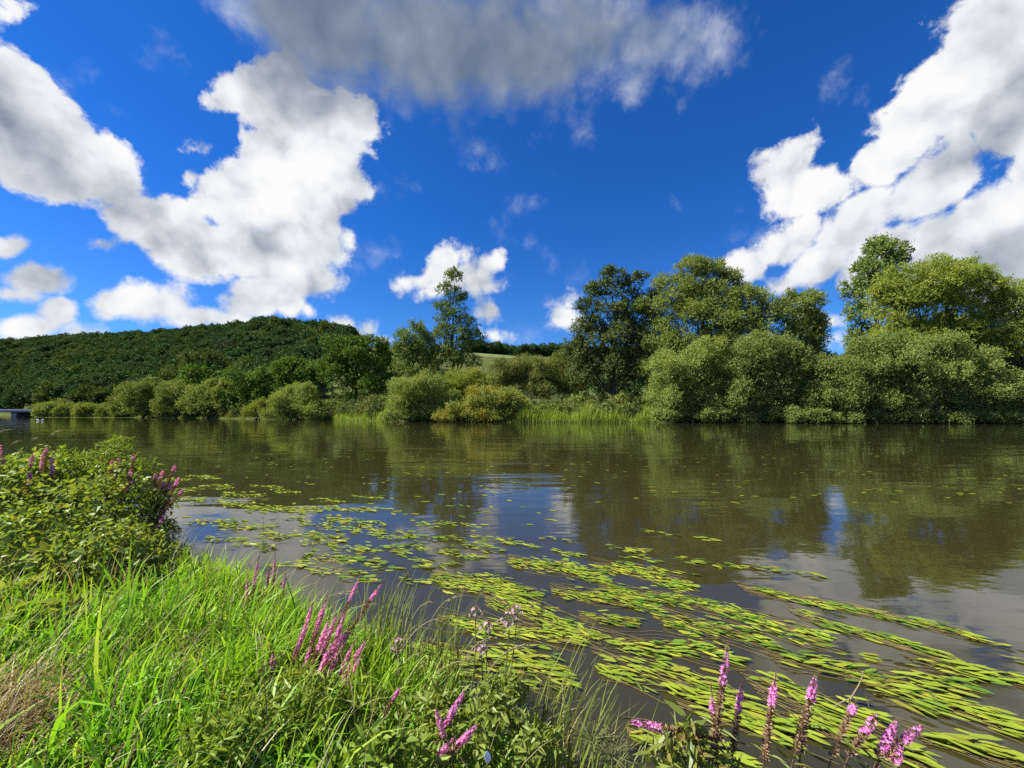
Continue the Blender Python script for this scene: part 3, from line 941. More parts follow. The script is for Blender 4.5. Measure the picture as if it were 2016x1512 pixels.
wood('hillside_forest', 'dense dark green deciduous wood covering the hill on the left', -2.3, -0.40, 30, 25, 6.0, 8.5, 15, 5, keep=lambda u, Y: not (u > -0.50 and Y < 200))
wood('ridge_forest', 'dark line of trees along the ridge above the fields', -0.115, 0.34, 300, 40, 6.5, 12, 19, 6, olive=0.05, dead=0.0, keep=lambda u, Y: Y > float(curve(RIDGE_Y, u)) + 2 and not (-0.012 < u < 0.004))
wood('slope_scrub', 'scattered dark scrub on the slope behind the bank trees', -0.40, 1.7, 25, -60, 13, 4, 9, 8, olive=0.4, keep=lambda u, Y: not (-0.16 < u < 0.11))


def undergrowth():
    rng = np.random.default_rng(21)
    pts, sc, ix = [], [], []
    for u in np.arange(-1.185, 1.75, 0.011):
        for s in (3.5, 6, 9, 13, 18, 24):
            uu = u + rng.uniform(-.01, .01)
            Yy = float(curve(BANK, uu)) + s + rng.uniform(-1, 1)
            if 0.02 < uu < 0.23 and s > 7 and rng.random() < 0.75:
                continue
            pts.append((uu * Yy, Yy, float(land_z(uu, Yy)) - 0.4))
            sc.append(rng.uniform(1.6, 4.2) / 14.0 * (1.25 if s > 8 else 0.85))
            ix.append(int(rng.integers(0, 3)))
    src = []
    for nm, mt in (('shrub_source', SAGE_DARK), ('shrub_source', HAZEL), ('shrub_source', ALDER)):
        lobes = [((0, 0, 5.5), (6, 6, 6)), ((4, 1, 4), (4, 4, 4)), ((-4, -1, 4), (4, 4, 4.5)), ((1, -4, 3), (4, 4, 3.5))]
        p, o = scatter_lobes(rng, lobes, 420, 6, 0.75, -0.9)
        V, q = leaf_tris(rng, p, o, 6, 1.4, 1.5, 0.6, 0.2, 0.5)
        src.append(bpy.data.objects.new(nm, mesh_np(nm, V, q, mt)))
    o = instancer('bank_undergrowth', pts, rng.uniform(0, 6.28, len(pts)), sc, ix, src)
    tag(o, 'low shrubs and nettles filling the far bank between the trees', 'undergrowth', kind='stuff')


undergrowth()


# ------------------------------------------------------------------ blades: reeds and grasses
def blades(rng, base, length, width, lean, bend, segs=4, tilt=0.08, twist=0.6):
    """curved blades: base (n,3), length (n), width (n), lean (n,2) direction of bending, bend (n) amount"""
    n = len(base)
    t = np.linspace(0, 1, segs + 1)
    ld = unit(np.concatenate([lean, np.zeros((n, 1))], 1))
    ang0 = rng.normal(tilt, 0.10 + 0.25 * tilt, n)
    th = ang0[:, None] + bend[:, None] * t[None, :] ** 1.4
    dl = length[:, None] / segs
    dx = np.sin(th) * dl
    dz = np.cos(th) * dl
    cx = np.concatenate([np.zeros((n, 1)), np.cumsum(dx[:, :-1], 1)], 1)
    cz = np.concatenate([np.zeros((n, 1)), np.cumsum(dz[:, :-1], 1)], 1)
    p = base[:, None, :] + cx[..., None] * ld[:, None, :] + cz[..., None] * np.array([0, 0, 1.0])
    yaw = rng.normal(0, twist, n)
    perp = np.stack([-ld[:, 1] * np.cos(yaw) + ld[:, 0] * np.sin(yaw), ld[:, 0] * np.cos(yaw) + ld[:, 1] * np.sin(yaw), rng.normal(0, 0.12, n)], -1)
    w = width[:, None] * (1 - t[None, :] ** 2.2) * (0.55 + 0.9 * np.minimum(t[None, :] * 2.5, 0.5)) * 0.5
    L = p - perp[:, None, :] * w[..., None]
    R = p + perp[:, None, :] * w[..., None]
    V = np.stack([L, R], 2)                       # n, segs+1, 2, 3
    k = (segs + 1) * 2
    idx = np.arange(n)[:, None] * k
    quads = []
    for i in range(segs - 1):
        a = i * 2
        quads.append(np.concatenate([idx + a, idx + a + 1, idx + a + 3, idx + a + 2], 1))
    a = (segs - 1) * 2
    tri = np.concatenate([idx + a, idx + a + 1, idx + a + 2], 1)
    return V.reshape(-1, 3), np.concatenate(quads), tri


REED = leaf_mat('reed_leaf', [(.12, .20, .022), (.17, .27, .03), (.22, .32, .04), (.29, .36, .07)], .40, .02, .5, (.25, .31, .05), .2, .5)
BANKGRASS = leaf_mat('bank_grass_leaf', [(.080, .115, .022), (.115, .150, .030), (.150, .175, .040), (.19, .20, .07)], .35, .02, .5)


def reed_bed(name, label, spans, hmin, hmax, mat, seed, dens=9.0, width=0.05):
    rng = np.random.default_rng(seed)
    B, H = [], []
    for (px0, px1, s0, s1, k) in spans:
        u0, u1 = (px0 - 1008) / F, (px1 - 1008) / F
        Ym = float(curve(BANK, (u0 + u1) / 2))
        n = int((u1 - u0) * Ym * (s1 - s0) * dens)
        u = rng.uniform(u0, u1, n)
        s = rng.uniform(s0, s1, n)
        Y = curve(BANK, u) + s
        z = np.maximum(land_z(u, Y), -0.05)
        B.append(np.stack([u * Y, Y, z], -1))
        patch = 0.75 + 0.35 * np.sin(u * 60 + seed) * np.sin(u * 23 + 1)
        edge = np.clip(np.minimum(u - u0, u1 - u) / 0.03, 0.35, 1)
        H.append(rng.uniform(hmin, hmax, n) * k * patch * edge * np.clip((s - s0) / 1.2 + 0.55, 0, 1))
    B = np.concatenate(B)
    H = np.concatenate(H)
    n = len(B)
    lean = rng.normal(size=(n, 2)) + np.array([0.6, -0.3])
    V, q, t = blades(rng, B, H, np.full(n, width) * rng.uniform(.7, 1.4, n), lean, rng.uniform(0.1, 1.1, n), 3)
    o = link(name, mesh_np(name, V, [q, t], mat))
    tag(o, label, 'reeds', kind='stuff')


reed_bed('reed_bed', 'tall green reeds standing in the water right of the yellowing bush', [(1000, 1300, -0.7, 3.5, 1.0)], 1.9, 3.2, REED, 31, 26, 0.07)
reed_bed('reed_bed', 'low bright reeds at the water left of the olive willow bush', [(634, 775, -0.7, 3.5, 0.85)], 1.5, 2.7, REED, 32, 24, 0.08)
reed_bed('bank_grass', 'bright grass on the far bank at the right edge', [(1985, 2300, -0.5, 4, 1.0)], 1.5, 2.8, REED, 33, 24, 0.07)
reed_bed('bank_grass', 'rough yellowish grass along the rest of the far bank', [(72, 640, -0.3, 4, 0.5), (770, 1005, -0.4, 5, 0.7), (1290, 1990, -0.4, 4, 0.6)], 1.2, 2.4, BANKGRASS, 34, 9, 0.08)


# ------------------------------------------------------------------ bridge and swans, far left
def bridge():
    concrete = plain_mat('bridge_concrete', (.26, .27, .28), (.17, .175, .18), 0.8, 0.85, 0.1)
    steel = plain_mat('bridge_railing_paint', (.42, .45, .48), (.34, .36, .40), 3.0, 0.5, 0)
    Y = 148.0
    a, b = P(-260, 806, Y), P(78, 806, Y)
    z0, z1 = P(0, 811.5, Y)[2], P(0, 805.5, Y)[2]
    o = thing('road_bridge', 'grey flat road bridge with one pier crossing the river far left', 'bridge', (a[0], Y, 0))
    L = b[0] - a[0]
    link('deck', Geo().box((0, 0, z0), (L, 7, z0 + 0.62)).mesh('deck', concrete), o)
    link('parapet', Geo().box((0, -0.25, z0 + 0.62), (L, 0.1, z1)).mesh('parapet', steel), o)
    link('parapet', Geo().box((0, 6.9, z0 + 0.62), (L, 7.25, z1)).mesh('parapet', steel), o)
    px = P(20, 0, Y)[0] - a[0]
    for x, w in ((px, 2.0), (px - 22, 2.0), (L - 1.6, 3.0)):
        link('pier', Geo().box((x - w / 2, 1.0, -1.2), (x + w / 2, 6.0, z0 - 0.01)).mesh('pier', concrete), o)


bridge()


def swan(px, label, facing):
    white = plain_mat('swan_feathers', (.82, .82, .80), (.72, .72, .70), 5.0, 0.8, 0.1)
    beak = plain_mat('swan_beak', (.60, .22, .04), (.45, .15, .03), 8, 0.5, 0)
    b = W(px, 828.5, 0.0)
    b[2] = 0.0
    Yd = 1338.0 / (828.5 - HY)
    o = thing('swan', label, 'swan', b, 'swans on the river')
    o.scale = (.58, .58, .58)
    # body: rounded hull, tail raised at the back
    n = 13
    t = np.linspace(0, 1, n)
    prof = np.sin(np.pi * np.clip(t * 0.96 + 0.02, 0, 1)) ** 0.6
    path = np.stack([(t - 0.5) * 0.9, np.zeros(n), 0.13 + 0.12 * t ** 3], -1)
    g = Geo()
    r = 0.20 * prof * (1 - 0.35 * t)
    r[0] = r[-1] = 0.004
    g.tube(path * np.array([-facing, 1, 1]), r, 10)
    # neck and head in one piece with the body
    k = np.linspace(0, 1, 10)
    nx = -0.38 - 0.10 * np.sin(k * np.pi * 1.1) + 0.02 * k
    nz = 0.18 + 0.52 * k
    g.tube(np.stack([nx * -facing, 0 * k, nz], -1), 0.055 - 0.02 * k, 8)
    hx = np.array([0.06, 0.0, -0.06, -0.12]) + nx[-1]
    g.tube(np.stack([hx * -facing, 0 * hx, 0.715 - 0.02 * np.arange(4)], -1), [0.01, 0.05, 0.045, 0.012], 8)
    link('body', g.mesh('body', white, True), o)
    bx = np.array([-0.10, -0.15, -0.20]) + nx[-1]
    link('beak', Geo().tube(np.stack([bx * -facing, 0 * bx, [0.672, 0.660, 0.645]], -1), [0.026, 0.018, 0.004], 6).mesh('beak', beak, True), o)
    for sgn in (-1, 1):
        w = np.linspace(0, 1, 8)
        wp = np.stack([(-0.25 + 0.72 * w) * -facing * -1, sgn * (0.15 - 0.06 * w), 0.24 + 0.10 * np.sin(w * 3.0) + 0.06 * w], -1)
        link('wing', Geo().tube(wp, 0.10 * np.sin(np.pi * np.clip(w * .9 + .05, 0, 1)) ** .7 + 0.004, 7).mesh('wing', white, True), o)


swan(74.5, 'left one of the two white swans swimming near the bridge', -1)
swan(83, 'right one of the two white swans swimming near the bridge', 1)


# ------------------------------------------------------------------ leaf shapes for the near plants
def shaped_leaves(base, ax, nm, ln, wd, shape='ovate', fold=0.25, droop=0.15):
    """two four-cornered halves folded along the midrib; base, ax, nm (n,3), ln, wd (n)"""
    n = len(base)
    ax = unit(ax)
    side = unit(np.cross(ax, nm))
    nm = unit(np.cross(side, ax))
    k = {'ovate': (0.22, 0.85, 0.62, 0.75), 'heart': (0.02, 0.95, 0.48, 0.80), 'lance': (0.20, 0.80, 0.60, 0.70), 'ellipse': (0.20, 0.82, 0.72, 0.90)}[shape]
    ln = np.asarray(ln)[:, None]
    wd = np.asarray(wd)[:, None] * 0.5
    up = nm * wd * fold
    dn = -nm * ln * droop
    B = base
    T = base + ax * ln + dn
    l1 = base + ax * ln * k[0] - side * wd * k[1] + up
    l2 = base + ax * ln * k[2] - side * wd * k[3] + up + dn * 0.35
    r1 = base + ax * ln * k[0] + side * wd * k[1] + up
    r2 = base + ax * ln * k[2] + side * wd * k[3] + up + dn * 0.35
    V = np.stack([B, l1, l2, T, r2, r1], 1).reshape(-1, 3)
    i = np.arange(n)[:, None] * 6
    q = np.concatenate([i + np.array([[0, 3, 2, 1]]), i + np.array([[0, 5, 4, 3]])])
    return V, q


# ------------------------------------------------------------------ grass of the near bank
GRASS = leaf_mat('fresh_grass', [(.065, .18, .012), (.115, .28, .016), (.17, .37, .022), (.23, .42, .035), (.33, .44, .07)], .45, .02, .4, (.21, .33, .022), 1.3, .55)
STRAW = leaf_mat('dry_straw', [(.17, .115, .055), (.29, .21, .10), (.40, .31, .16), (.50, .42, .25)], .25, .03, .5)
PALE = leaf_mat('ripe_grass_head', [(.30, .25, .13), (.40, .34, .19), (.48, .42, .26)], .3, .02, .5)

STRAW_C = np.array([-2.15, 1.60])


def straw_mask(X, Y):
    return np.clip(1.25 - np.hypot((X - STRAW_C[0]) / 0.38, (Y - STRAW_C[1]) / 0.26), 0, 1)


def near_points(rng, n, x0, x1, y0, y1, dmin=-0.10):
    X = rng.uniform(x0, x1, n)
    Y = rng.uniform(y0, y1, n)
    d = shore_dist(X, Y)
    ok = (d > dmin) & (np.abs(X) < Y * 1.5 + 0.6) & (np.hypot(X, Y) > 0.85)
    return X[ok], Y[ok], d[ok]


def build_grass():
    rng = np.random.default_rng(41)
    X, Y, d = near_points(rng, 280000, -9, 1.6, 0.55, 7.5)
    clump = np.sin(X * 5.1 + 1.3 * np.sin(Y * 4.0)) * np.sin(Y * 6.3 + 1.1 * np.sin(X * 3.0))
    far = np.clip((np.hypot(X, Y) - 2.0) / 3.0, 0, 1)
    keep = rng.random(len(X)) < np.clip(0.75 + 0.3 * clump - 0.35 * far, 0.15, 1) * (1 - 0.93 * np.minimum(straw_mask(X, Y) * 2.2, 1))
    right = np.clip((X - 0.25) / 0.5, 0, 1)
    keep &= rng.random(len(X)) > right * 0.8
    keep &= ~((X / Y < -0.86) & (Y > 2.75) & (rng.random(len(X)) < 0.93))
    X, Y, d, clump = X[keep], Y[keep], d[keep], clump[keep]
    n = len(X)
    B = np.stack([X, Y, np.maximum(bank_z(X, Y), -0.02) - 0.01], -1)
    h = rng.gamma(9, 0.047, n) * (0.95 + 0.22 * clump)
    h *= np.clip(0.55 + (np.hypot(X, Y) - 1.0) * 0.45, 0.55, 1.0)
    h *= np.clip(0.75 + d * 0.6, 0.6, 1.0) * 0.64
    h *= 1 - 0.55 * np.clip((1.75 - Y) / 0.6, 0, 1) * np.clip((-X - 1.0) / 0.6, 0, 1)
    w = rng.uniform(0.007, 0.020, n)
    lean = rng.normal(size=(n, 2)) * 1.0 + np.array([0.5, 0.1])
    V, q, t = blades(rng, B, h, w, lean, rng.gamma(2.4, 0.72, n), 5)
    o = link('bank_grass', mesh_np('bank_grass', V, [q, t], GRASS))
    tag(o, 'lush bright green grass covering the near bank', 'grass', kind='stuff')
    # tangled dry straw, bottom left
    n = 9000
    X = STRAW_C[0] + rng.normal(0, 0.40, n)
    Y = STRAW_C[1] + rng.normal(0, 0.27, n)
    ok = (rng.random(n) < np.minimum(straw_mask(X, Y) * 1.6 + 0.25, 1)) & (Y > 0.6)
    X, Y = X[ok], Y[ok]
    n = len(X)
    B = np.stack([X, Y, bank_z(X, Y) + rng.uniform(0, 0.07, n)], -1)
    V, q, t = blades(rng, B, rng.uniform(0.08, 0.34, n), rng.uniform(0.002, 0.007, n), rng.normal(size=(n, 2)) + np.array([0.5, 0]), rng.uniform(-0.3, 0.9, n), 4, tilt=1.25)
    o = link('dry_grass', mesh_np('dry_grass', V, [q, t], STRAW))
    tag(o, 'tangle of dry brown straw in the lower left corner', 'dry grass', kind='stuff')
    # a litter of straw through the whole sward
    X, Y, d = near_points(rng, 5200, -6, 1.0, 0.7, 5)
    n = len(X)
    B = np.stack([X, Y, bank_z(X, Y) + rng.uniform(0, 0.2, n)], -1)
    V, q, t = blades(rng, B, rng.uniform(0.12, 0.40, n), rng.uniform(0.003, 0.006, n), rng.normal(size=(n, 2)) + np.array([0.4, 0]), rng.uniform(0.2, 1.4, n), 4, tilt=0.5)
    o = link('dead_stalks', mesh_np('dead_stalks', V, [q, t], STRAW))
    tag(o, 'pale dead stalks scattered through the green grass', 'dry grass', kind='stuff')


build_grass()


def seed_stalks():
    """pale grass heads that nod over the bank"""
    rng = np.random.default_rng(43)
    tips = [(120, 848, 4.6), (18, 846, 4.4), (40, 868, 4.4), (72, 862, 4.5), (655, 1105, 2.9), (640, 1125, 2.85), (668, 1120, 2.8), (700, 1165, 2.6), (850, 1185, 2.3), (905, 1175, 2.2), (975, 1255, 1.9), (1040, 1270, 1.8), (885, 1215, 2.2),
            (740, 1190, 2.4), (560, 1150, 3.0), (1000, 1440, 1.5), (930, 1300, 1.9), (430, 1120, 3.4), (330, 1110, 3.6), (250, 860, 4.9), (205, 870, 4.8)]
    for i, (px, py, Y) in enumerate(tips):
        T = P(px, py, Y)
        b = T + np.array([-0.28 * rng.uniform(.6, 1.5), -0.05, 0])
        b[2] = float(bank_z(b[0], b[1]))
        n = 10
        t = np.linspace(0, 1, n)[:, None]
        c = np.array([b[0] * 0.7 + T[0] * 0.3, b[1], T[2] + 0.04])
        path = (1 - t) ** 2 * b + 2 * t * (1 - t) * c + t ** 2 * T
        g = Geo()
        g.tube(path, 0.0016, 4)
        k = 34
        f = rng.uniform(0.80, 1.0, k)
        pos = (1 - f[:, None]) ** 2 * b + 2 * f[:, None] * (1 - f[:, None]) * c + f[:, None] ** 2 * T
        ax = unit(T - c) + rng.normal(size=(k, 3)) * 0.28
        V, q = shaped_leaves(pos, ax, unit(rng.normal(size=(k, 3))), np.full(k, 0.022), np.full(k, 0.005), 'lance')
        h = Geo()
        h.add(V, q)
        o = thing('seeding_grass', SEED_LABELS.get(i, 'thin pale seeding grass stalk nodding over the bank'), 'grass stalk', b, 'pale seeding grass stalks on the near bank')
        link('stalk', g.mesh('stalk', PALE, True, b), o)
        link('seed_head', h.mesh('seed_head', PALE, False, b), o)


SEED_LABELS = {0: 'longest pale grass stalk arching over the river at the left edge', 19: 'pale grass stalk behind the tall leafy thicket'}
seed_stalks()

# ------------------------------------------------------------------ leafy thickets on the left
BINDWEED = leaf_mat('bindweed_leaf', [(.085, .155, .022), (.140, .235, .030), (.200, .300, .045), (.280, .360, .085), (.33, .34, .05)], .42, .02, .4, (.235, .27, .04), .9, .55)
HERB = leaf_mat('herb_leaf', [(.10, .18, .022), (.16, .26, .030), (.22, .32, .042), (.31, .38, .075)], .42, .02, .45, (.25, .27, .06), 1.2, .45)
STEM_GREEN = plain_mat('green_stem', (.11, .15, .04), (.15, .13, .06), 12, 0.7, 0)
STEM_RED = plain_mat('red_brown_stem', (.13, .060, .045), (.085, .045, .030), 14, 0.75, 0)


def thicket(name, label, lobes, mat, n, ln, wd, shape, seed, big=0, cat='plant', sub=6, shell=0.75):
    """lobes: (px, py, rx, ry, Y)"""
    rng = np.random.default_rng(seed)
    L = []
    for (px, py, rx, ry, Y) in lobes:
        L.append((P(px, py, Y), (rx / F * Y, min(rx, ry * 1.4) / F * Y * 0.9, ry / F * Y)))
    c0 = np.mean([c for c, _ in L], 0)
    b = np.array([c0[0], c0[1], float(bank_z(c0[0], c0[1]))])
    root = thing(name, label, cat, b)
    pts, out = scatter_lobes(rng, L, n, sub, shell, -0.9)
    gz = bank_z(pts[:, 0], pts[:, 1])
    ok = pts[:, 2] > np.maximum(gz, 0.02)
    pts, out = pts[ok], out[ok]
    m = len(pts)
    ax = unit(out * 0.5 + rng.normal(size=(m, 3)) * 0.7 + np.array([0.1, -0.1, -0.15]))
    nm = unit(out * 0.7 + rng.normal(size=(m, 3)) * 0.5 + np.array([-0.1, -0.1, 0.7]))
    l_ = ln * rng.uniform(0.55, 1.3, m)
    V, q = shaped_leaves(pts, ax, nm, l_, l_ * wd / ln, shape)
    tag(link('foliage', mesh_np('foliage', V - b, q, mat), root), kind='stuff')
    g = Geo()
    for c, r in L:
        for _ in range(9):
            s = np.array([c[0] + rng.normal() * r[0] * .5, c[1] + rng.normal() * r[1] * .5, 0])
            s[2] = float(bank_z(s[0], s[1])) - 0.02
            e = c + unit(rng.normal(size=3) + np.array([0, 0, 1])) * r * 0.95
            t = np.linspace(0, 1, 6)[:, None]
            p = s + (e - s) * t + rng.normal(size=(6, 3)) * 0.015
            g.tube(p, 0.004 * (1 - 0.6 * t[:, 0]), 4)
    tag(link('stems', g.mesh('stems', STEM_GREEN, True, b), root), kind='stuff')
    if big:
        # the largest leaves, one by one
        protos = []
        for k in range(4):
            V, q = shaped_leaves(np.zeros((1, 3)), np.array([[1.0, 0, 0]]), np.array([[0, 0, 1.0]]), [ln * 1.45], [wd * 1.45 * rng.uniform(.85, 1.15)], shape, rng.uniform(.1, .4), rng.uniform(.05, .3))
            protos.append(mesh_np('leaf', V, q, mat))
        pts, out = scatter_lobes(rng, L, big * 3, sub, 1.0, -0.2)
        front = np.argsort(pts[:, 1] - pts[:, 2])[:big]
        for i in front:
            nmv = Vector(unit(out[i] * 0.5 + rng.normal(size=3) * 0.3 + np.array([0, -0.2, 0.8])))
            axv = Vector(unit(rng.normal(size=3) + out[i] * 0.5))
            qn = nmv.to_track_quat('Z', 'X')
            o = link('leaf', protos[int(rng.integers(0, 4))], root)
            o.rotation_mode = 'QUATERNION'
            from mathutils import Quaternion
            o.rotation_quaternion = qn @ Quaternion((0, 0, 1), rng.uniform(0, 6.28))
            o.location = Vector(pts[i] + out[i] * 0.02 - b)
    return root


thicket('bindweed_thicket', 'large thicket of pale green bindweed leaves filling the left edge',
        [(30, 1000, 120, 90, 4.2), (150, 1020, 110, 80, 4.0), (50, 1100, 120, 90, 3.4), (190, 1110, 100, 70, 3.3), (10, 950, 90, 60, 4.7), (-60, 1050, 120, 110, 4.1), (110, 950, 80, 50, 4.6), (270, 1110, 60, 50, 3.4), (60, 1170, 110, 50, 3.0)], BINDWEED, 11500, 0.052, 0.040, 'heart', 51, 110, sub=10, shell=0.6)
thicket('willowherb', 'tall bushy herb with pinkish fluffy top beside loosestrife at left',
        [(215, 920, 60, 48, 4.7), (165, 945, 55, 55, 4.7), (240, 970, 50, 60, 4.6), (205, 1010, 70, 60, 4.5), (60, 930, 70, 34, 4.8)], HERB, 5200, 0.07, 0.016, 'lance', 52, 0)
thicket('willowherb', 'smaller dark bushy herb at the water under slender loosestrife spikes',
        [(295, 1020, 44, 50, 4.3), (310, 1060, 42, 30, 4.2), (268, 1060, 50, 40, 4.1)], HERB, 1500, 0.07, 0.020, 'lance', 53, 0)
thicket('dock_plant', 'pale broad leaves low at the left edge above the straw',
        [(40, 1255, 60, 40, 2.3), (110, 1235, 60, 36, 2.4), (20, 1200, 50, 40, 2.6)], BINDWEED, 420, 0.085, 0.055, 'ovate', 54, 20)
thicket('loosestrife_foliage', 'mass of yellow green lance leaves at the bottom left of centre',
        [(520, 1440, 110, 60, 1.55), (620, 1400, 90, 60, 1.7), (440, 1480, 100, 50, 1.4), (580, 1340, 80, 40, 2.0)], HERB, 2600, 0.06, 0.014, 'lance', 55, 0)
thicket('water_mint', 'small leafy herbs among sedge stems at the bottom centre',
        [(980, 1400, 60, 50, 1.65), (900, 1450, 80, 40, 1.5), (1050, 1470, 60, 40, 1.5), (780, 1490, 100, 36, 1.35), (850, 1400, 60, 40, 1.7)], HERB, 1700, 0.045, 0.018, 'ovate', 56, 0, shell=0.4, sub=9)

# ------------------------------------------------------------------ purple loosestrife
MAGENTA = leaf_mat('loosestrife_petal', [(.52, .11, .42), (.64, .19, .54), (.70, .30, .62), (.74, .45, .70)], .45, .01, .5)
CALYX = leaf_mat('loosestrife_calyx', [(.17, .090, .065), (.26, .165, .10), (.33, .25, .14), (.24, .13, .10)], .2, .01, .6)
LOOSE_LEAF = leaf_mat('loosestrife_leaf', [(.09, .125, .024), (.15, .19, .035), (.22, .25, .05), (.20, .12, .05)], .4, .03, .45)


def loosestrife(label, stems, seed, base=None, leafy=1.0, group='purple loosestrife on the near bank', dark=False):
    """stems: (tip px, tip py, Y, foot px, foot py, bloom start, bloom end, scale): bloom as shares of the visible length counted from the tip"""
    rng = np.random.default_rng(seed)
    root = None
    leaf_v = Geo()
    for (tx, ty, Y, fx, fy, b0, b1, sc) in stems:
        T = P(tx, ty, Y)
        Fp = P(fx, fy, Y * 0.985)
        gdir = Fp - T
        ground = float(bank_z(Fp[0], Fp[1]))
        ground = max(ground, 0.0)
        k = max((Fp[2] - ground), 0.0) / max(-unit(gdir)[2], 0.35)
        hd = unit(gdir) * np.array([1, 1, 0])
        ext = Fp + hd * min(k, 0.25)
        ext[2] = ground - 0.02
        if root is None:
            b = np.array([ext[0], ext[1], ground])
            root = thing('purple_loosestrife', label, 'flower', b, group)
        n = 16
        t = np.linspace(0, 1, n)[:, None]
        vis = np.linalg.norm(Fp - T)
        tot = np.linalg.norm(ext - T)
        bow = np.array([rng.normal(0, .02), rng.normal(0, .02), 0.02]) * tot
        tot = vis + np.linalg.norm(ext - Fp)

        def at(f):
            """point at f visible lengths below the tip"""
            f = np.asarray(f, float)[:, None]
            lin = T + (Fp - T) * np.minimum(f, 1.0)
            low = Fp + (ext - Fp) * np.clip((f - 1) * vis / max(tot - vis, 1e-3), 0, 1)
            return np.where(f < 1, lin, low) + bow * np.sin(np.clip(f * vis / tot, 0, 1) * np.pi)
        path = at(t[:, 0] * tot / vis)
        st = Geo().tube(path[::-1], np.linspace(0.0042, 0.0012, n) * sc, 5)
        so = link('stem', st.mesh('stem', STEM_RED, True, b), root)
        axis = unit(T - Fp)
        e1 = unit(np.cross(axis, np.array([0.2, 1.0, 0.1])))
        e2 = np.cross(axis, e1)
        # flowers: six-petalled, in whorls
        fl, cy = Geo(), Geo()
        step = 0.0068 * sc / vis
        fs = np.arange(b0, b1, step)
        for f in fs:
            edge = min(1.0, 0.45 + (f - b0) / max(b1 - b0, 1e-3) * 1.6)
            if rng.random() < 0.14:
                continue
            m = int(rng.integers(3, 6))
            th = rng.uniform(0, 6.28) + np.arange(m) * 6.283 / m + rng.normal(0, .2, m)
            rd = np.cos(th)[:, None] * e1 + np.sin(th)[:, None] * e2
            c = at(np.full(m, f)) + rd * 0.0060 * sc * edge
            fd = unit(rd + axis * 0.45 + rng.normal(size=(m, 3)) * .15)
            pc = np.repeat(c, 6, 0)
            ph = np.tile(np.arange(6) * 1.047, m) + np.repeat(rng.uniform(0, 6, m), 6)
            fdr = np.repeat(fd, 6, 0)
            p1 = unit(np.cross(fdr, axis + 0.01))
            p2 = np.cross(fdr, p1)
            pax = unit((np.cos(ph)[:, None] * p1 + np.sin(ph)[:, None] * p2) * 0.9 + fdr * 0.5)
            L_ = rng.uniform(0.006, 0.0105, 6 * m) * sc * edge
            V, q = shaped_leaves(pc, pax, fdr, L_, L_ * 0.48, 'lance', 0.1, 0.1)
            fl.add(V, q)
        if len(fs):
            link('flower_spike', fl.mesh('flower_spike', MAGENTA, False, b), so)
        # buds above, withered calyces below
        for f0, f1, rr, dens, nm in ((0.0, b0, 0.0034, 1.3, 'bud_tip'), (b1, min(0.93, b1 + 0.75), 0.0088, 1.0, 'seed_whorls')):
            cy = Geo()
            for f in np.arange(f0, f1, step * 1.15):
                tap = 0.35 + 0.65 * min(1, (f - f0) / max(f1 - f0, 1e-3) * 2) if nm == 'bud_tip' else 1.0
                m = 5
                th = rng.uniform(0, 6.28) + np.arange(m) * 6.283 / m
                rd = np.cos(th)[:, None] * e1 + np.sin(th)[:, None] * e2
                c = at(np.full(m, f)) + rd * 0.0015 * sc
                V, q = shaped_leaves(c, unit(rd + axis * .5 + rng.normal(size=(m, 3)) * .25), unit(axis + rng.normal(size=(m, 3)) * .4), np.full(m, rr * 1.7 * sc * tap), np.full(m, rr * sc * tap), 'ovate', 0.8, -0.1)
                cy.add(V, q)
            if cy.n:
                link(nm, cy.mesh(nm, CALYX, False, b), so)
        # lance leaves in pairs on the lower stem
        L0, L1 = min(0.98, b1 + 0.35), tot / vis
        fsn = np.arange(L0, L1, 0.020 * sc / vis / max(leafy, .05)) if leafy > 0 else []
        for f in fsn:
            th = rng.uniform(0, 6.28)
            rd = np.array([np.cos(th) * e1 + np.sin(th) * e2, -np.cos(th) * e1 - np.sin(th) * e2])
            l_ = rng.uniform(0.03, 0.06, 2) * sc
            V, q = shaped_leaves(at(np.full(2, f)), rd + axis * rng.uniform(0, .8), np.tile(axis, (2, 1)), l_, l_ * .24, 'lance', .3, .25)
            leaf_v.add(V, q)
    if leaf_v.n:
        link('foliage', leaf_v.mesh('foliage', LOOSE_LEAF, False, b), root)
    return root


# right foreground
Yr_ = 1.30
loosestrife('tallest loosestrife at the lower right with dense magenta spike', [(1434, 1262, Yr_, 1402, 1505, .10, .36, 1.15), (1400, 1345, Yr_, 1408, 1505, .18, .36, .9), (1462, 1335, Yr_, 1448, 1508, .12, .42, 1.0)], 61, leafy=0.4)
loosestrife('single loosestrife stem right of the tallest, one short bloom near its top', [(1528, 1322, 1.28, 1503, 1508, .12, .36, 1.1)], 62, leafy=0.5)
loosestrife('loosestrife pair with one bare brown stem and one magenta top', [(1606, 1328, 1.30, 1584, 1508, .06, .34, 1.2), (1586, 1398, 1.27, 1556, 1508, .02, .02, 1.0)], 63, leafy=0.4)
loosestrife('slanting loosestrife with small magenta top among brown seed whorls', [(1688, 1376, 1.28, 1636, 1508, .08, .28, 1.1), (1727, 1405, 1.26, 1660, 1508, .04, .46, 1.2)], 64, leafy=0.5)
loosestrife('thick cluster of magenta loosestrife blooms at the lower right', [(1766, 1418, 1.26, 1730, 1508, .05, .75, 1.2), (1818, 1428, 1.26, 1722, 1505, .06, .50, 1.2), (1775, 1478, 1.24, 1755, 1510, .05, .9, 1.2), (1800, 1445, 1.25, 1740, 1508, .05, .55, 1.1)], 65, leafy=0.5)
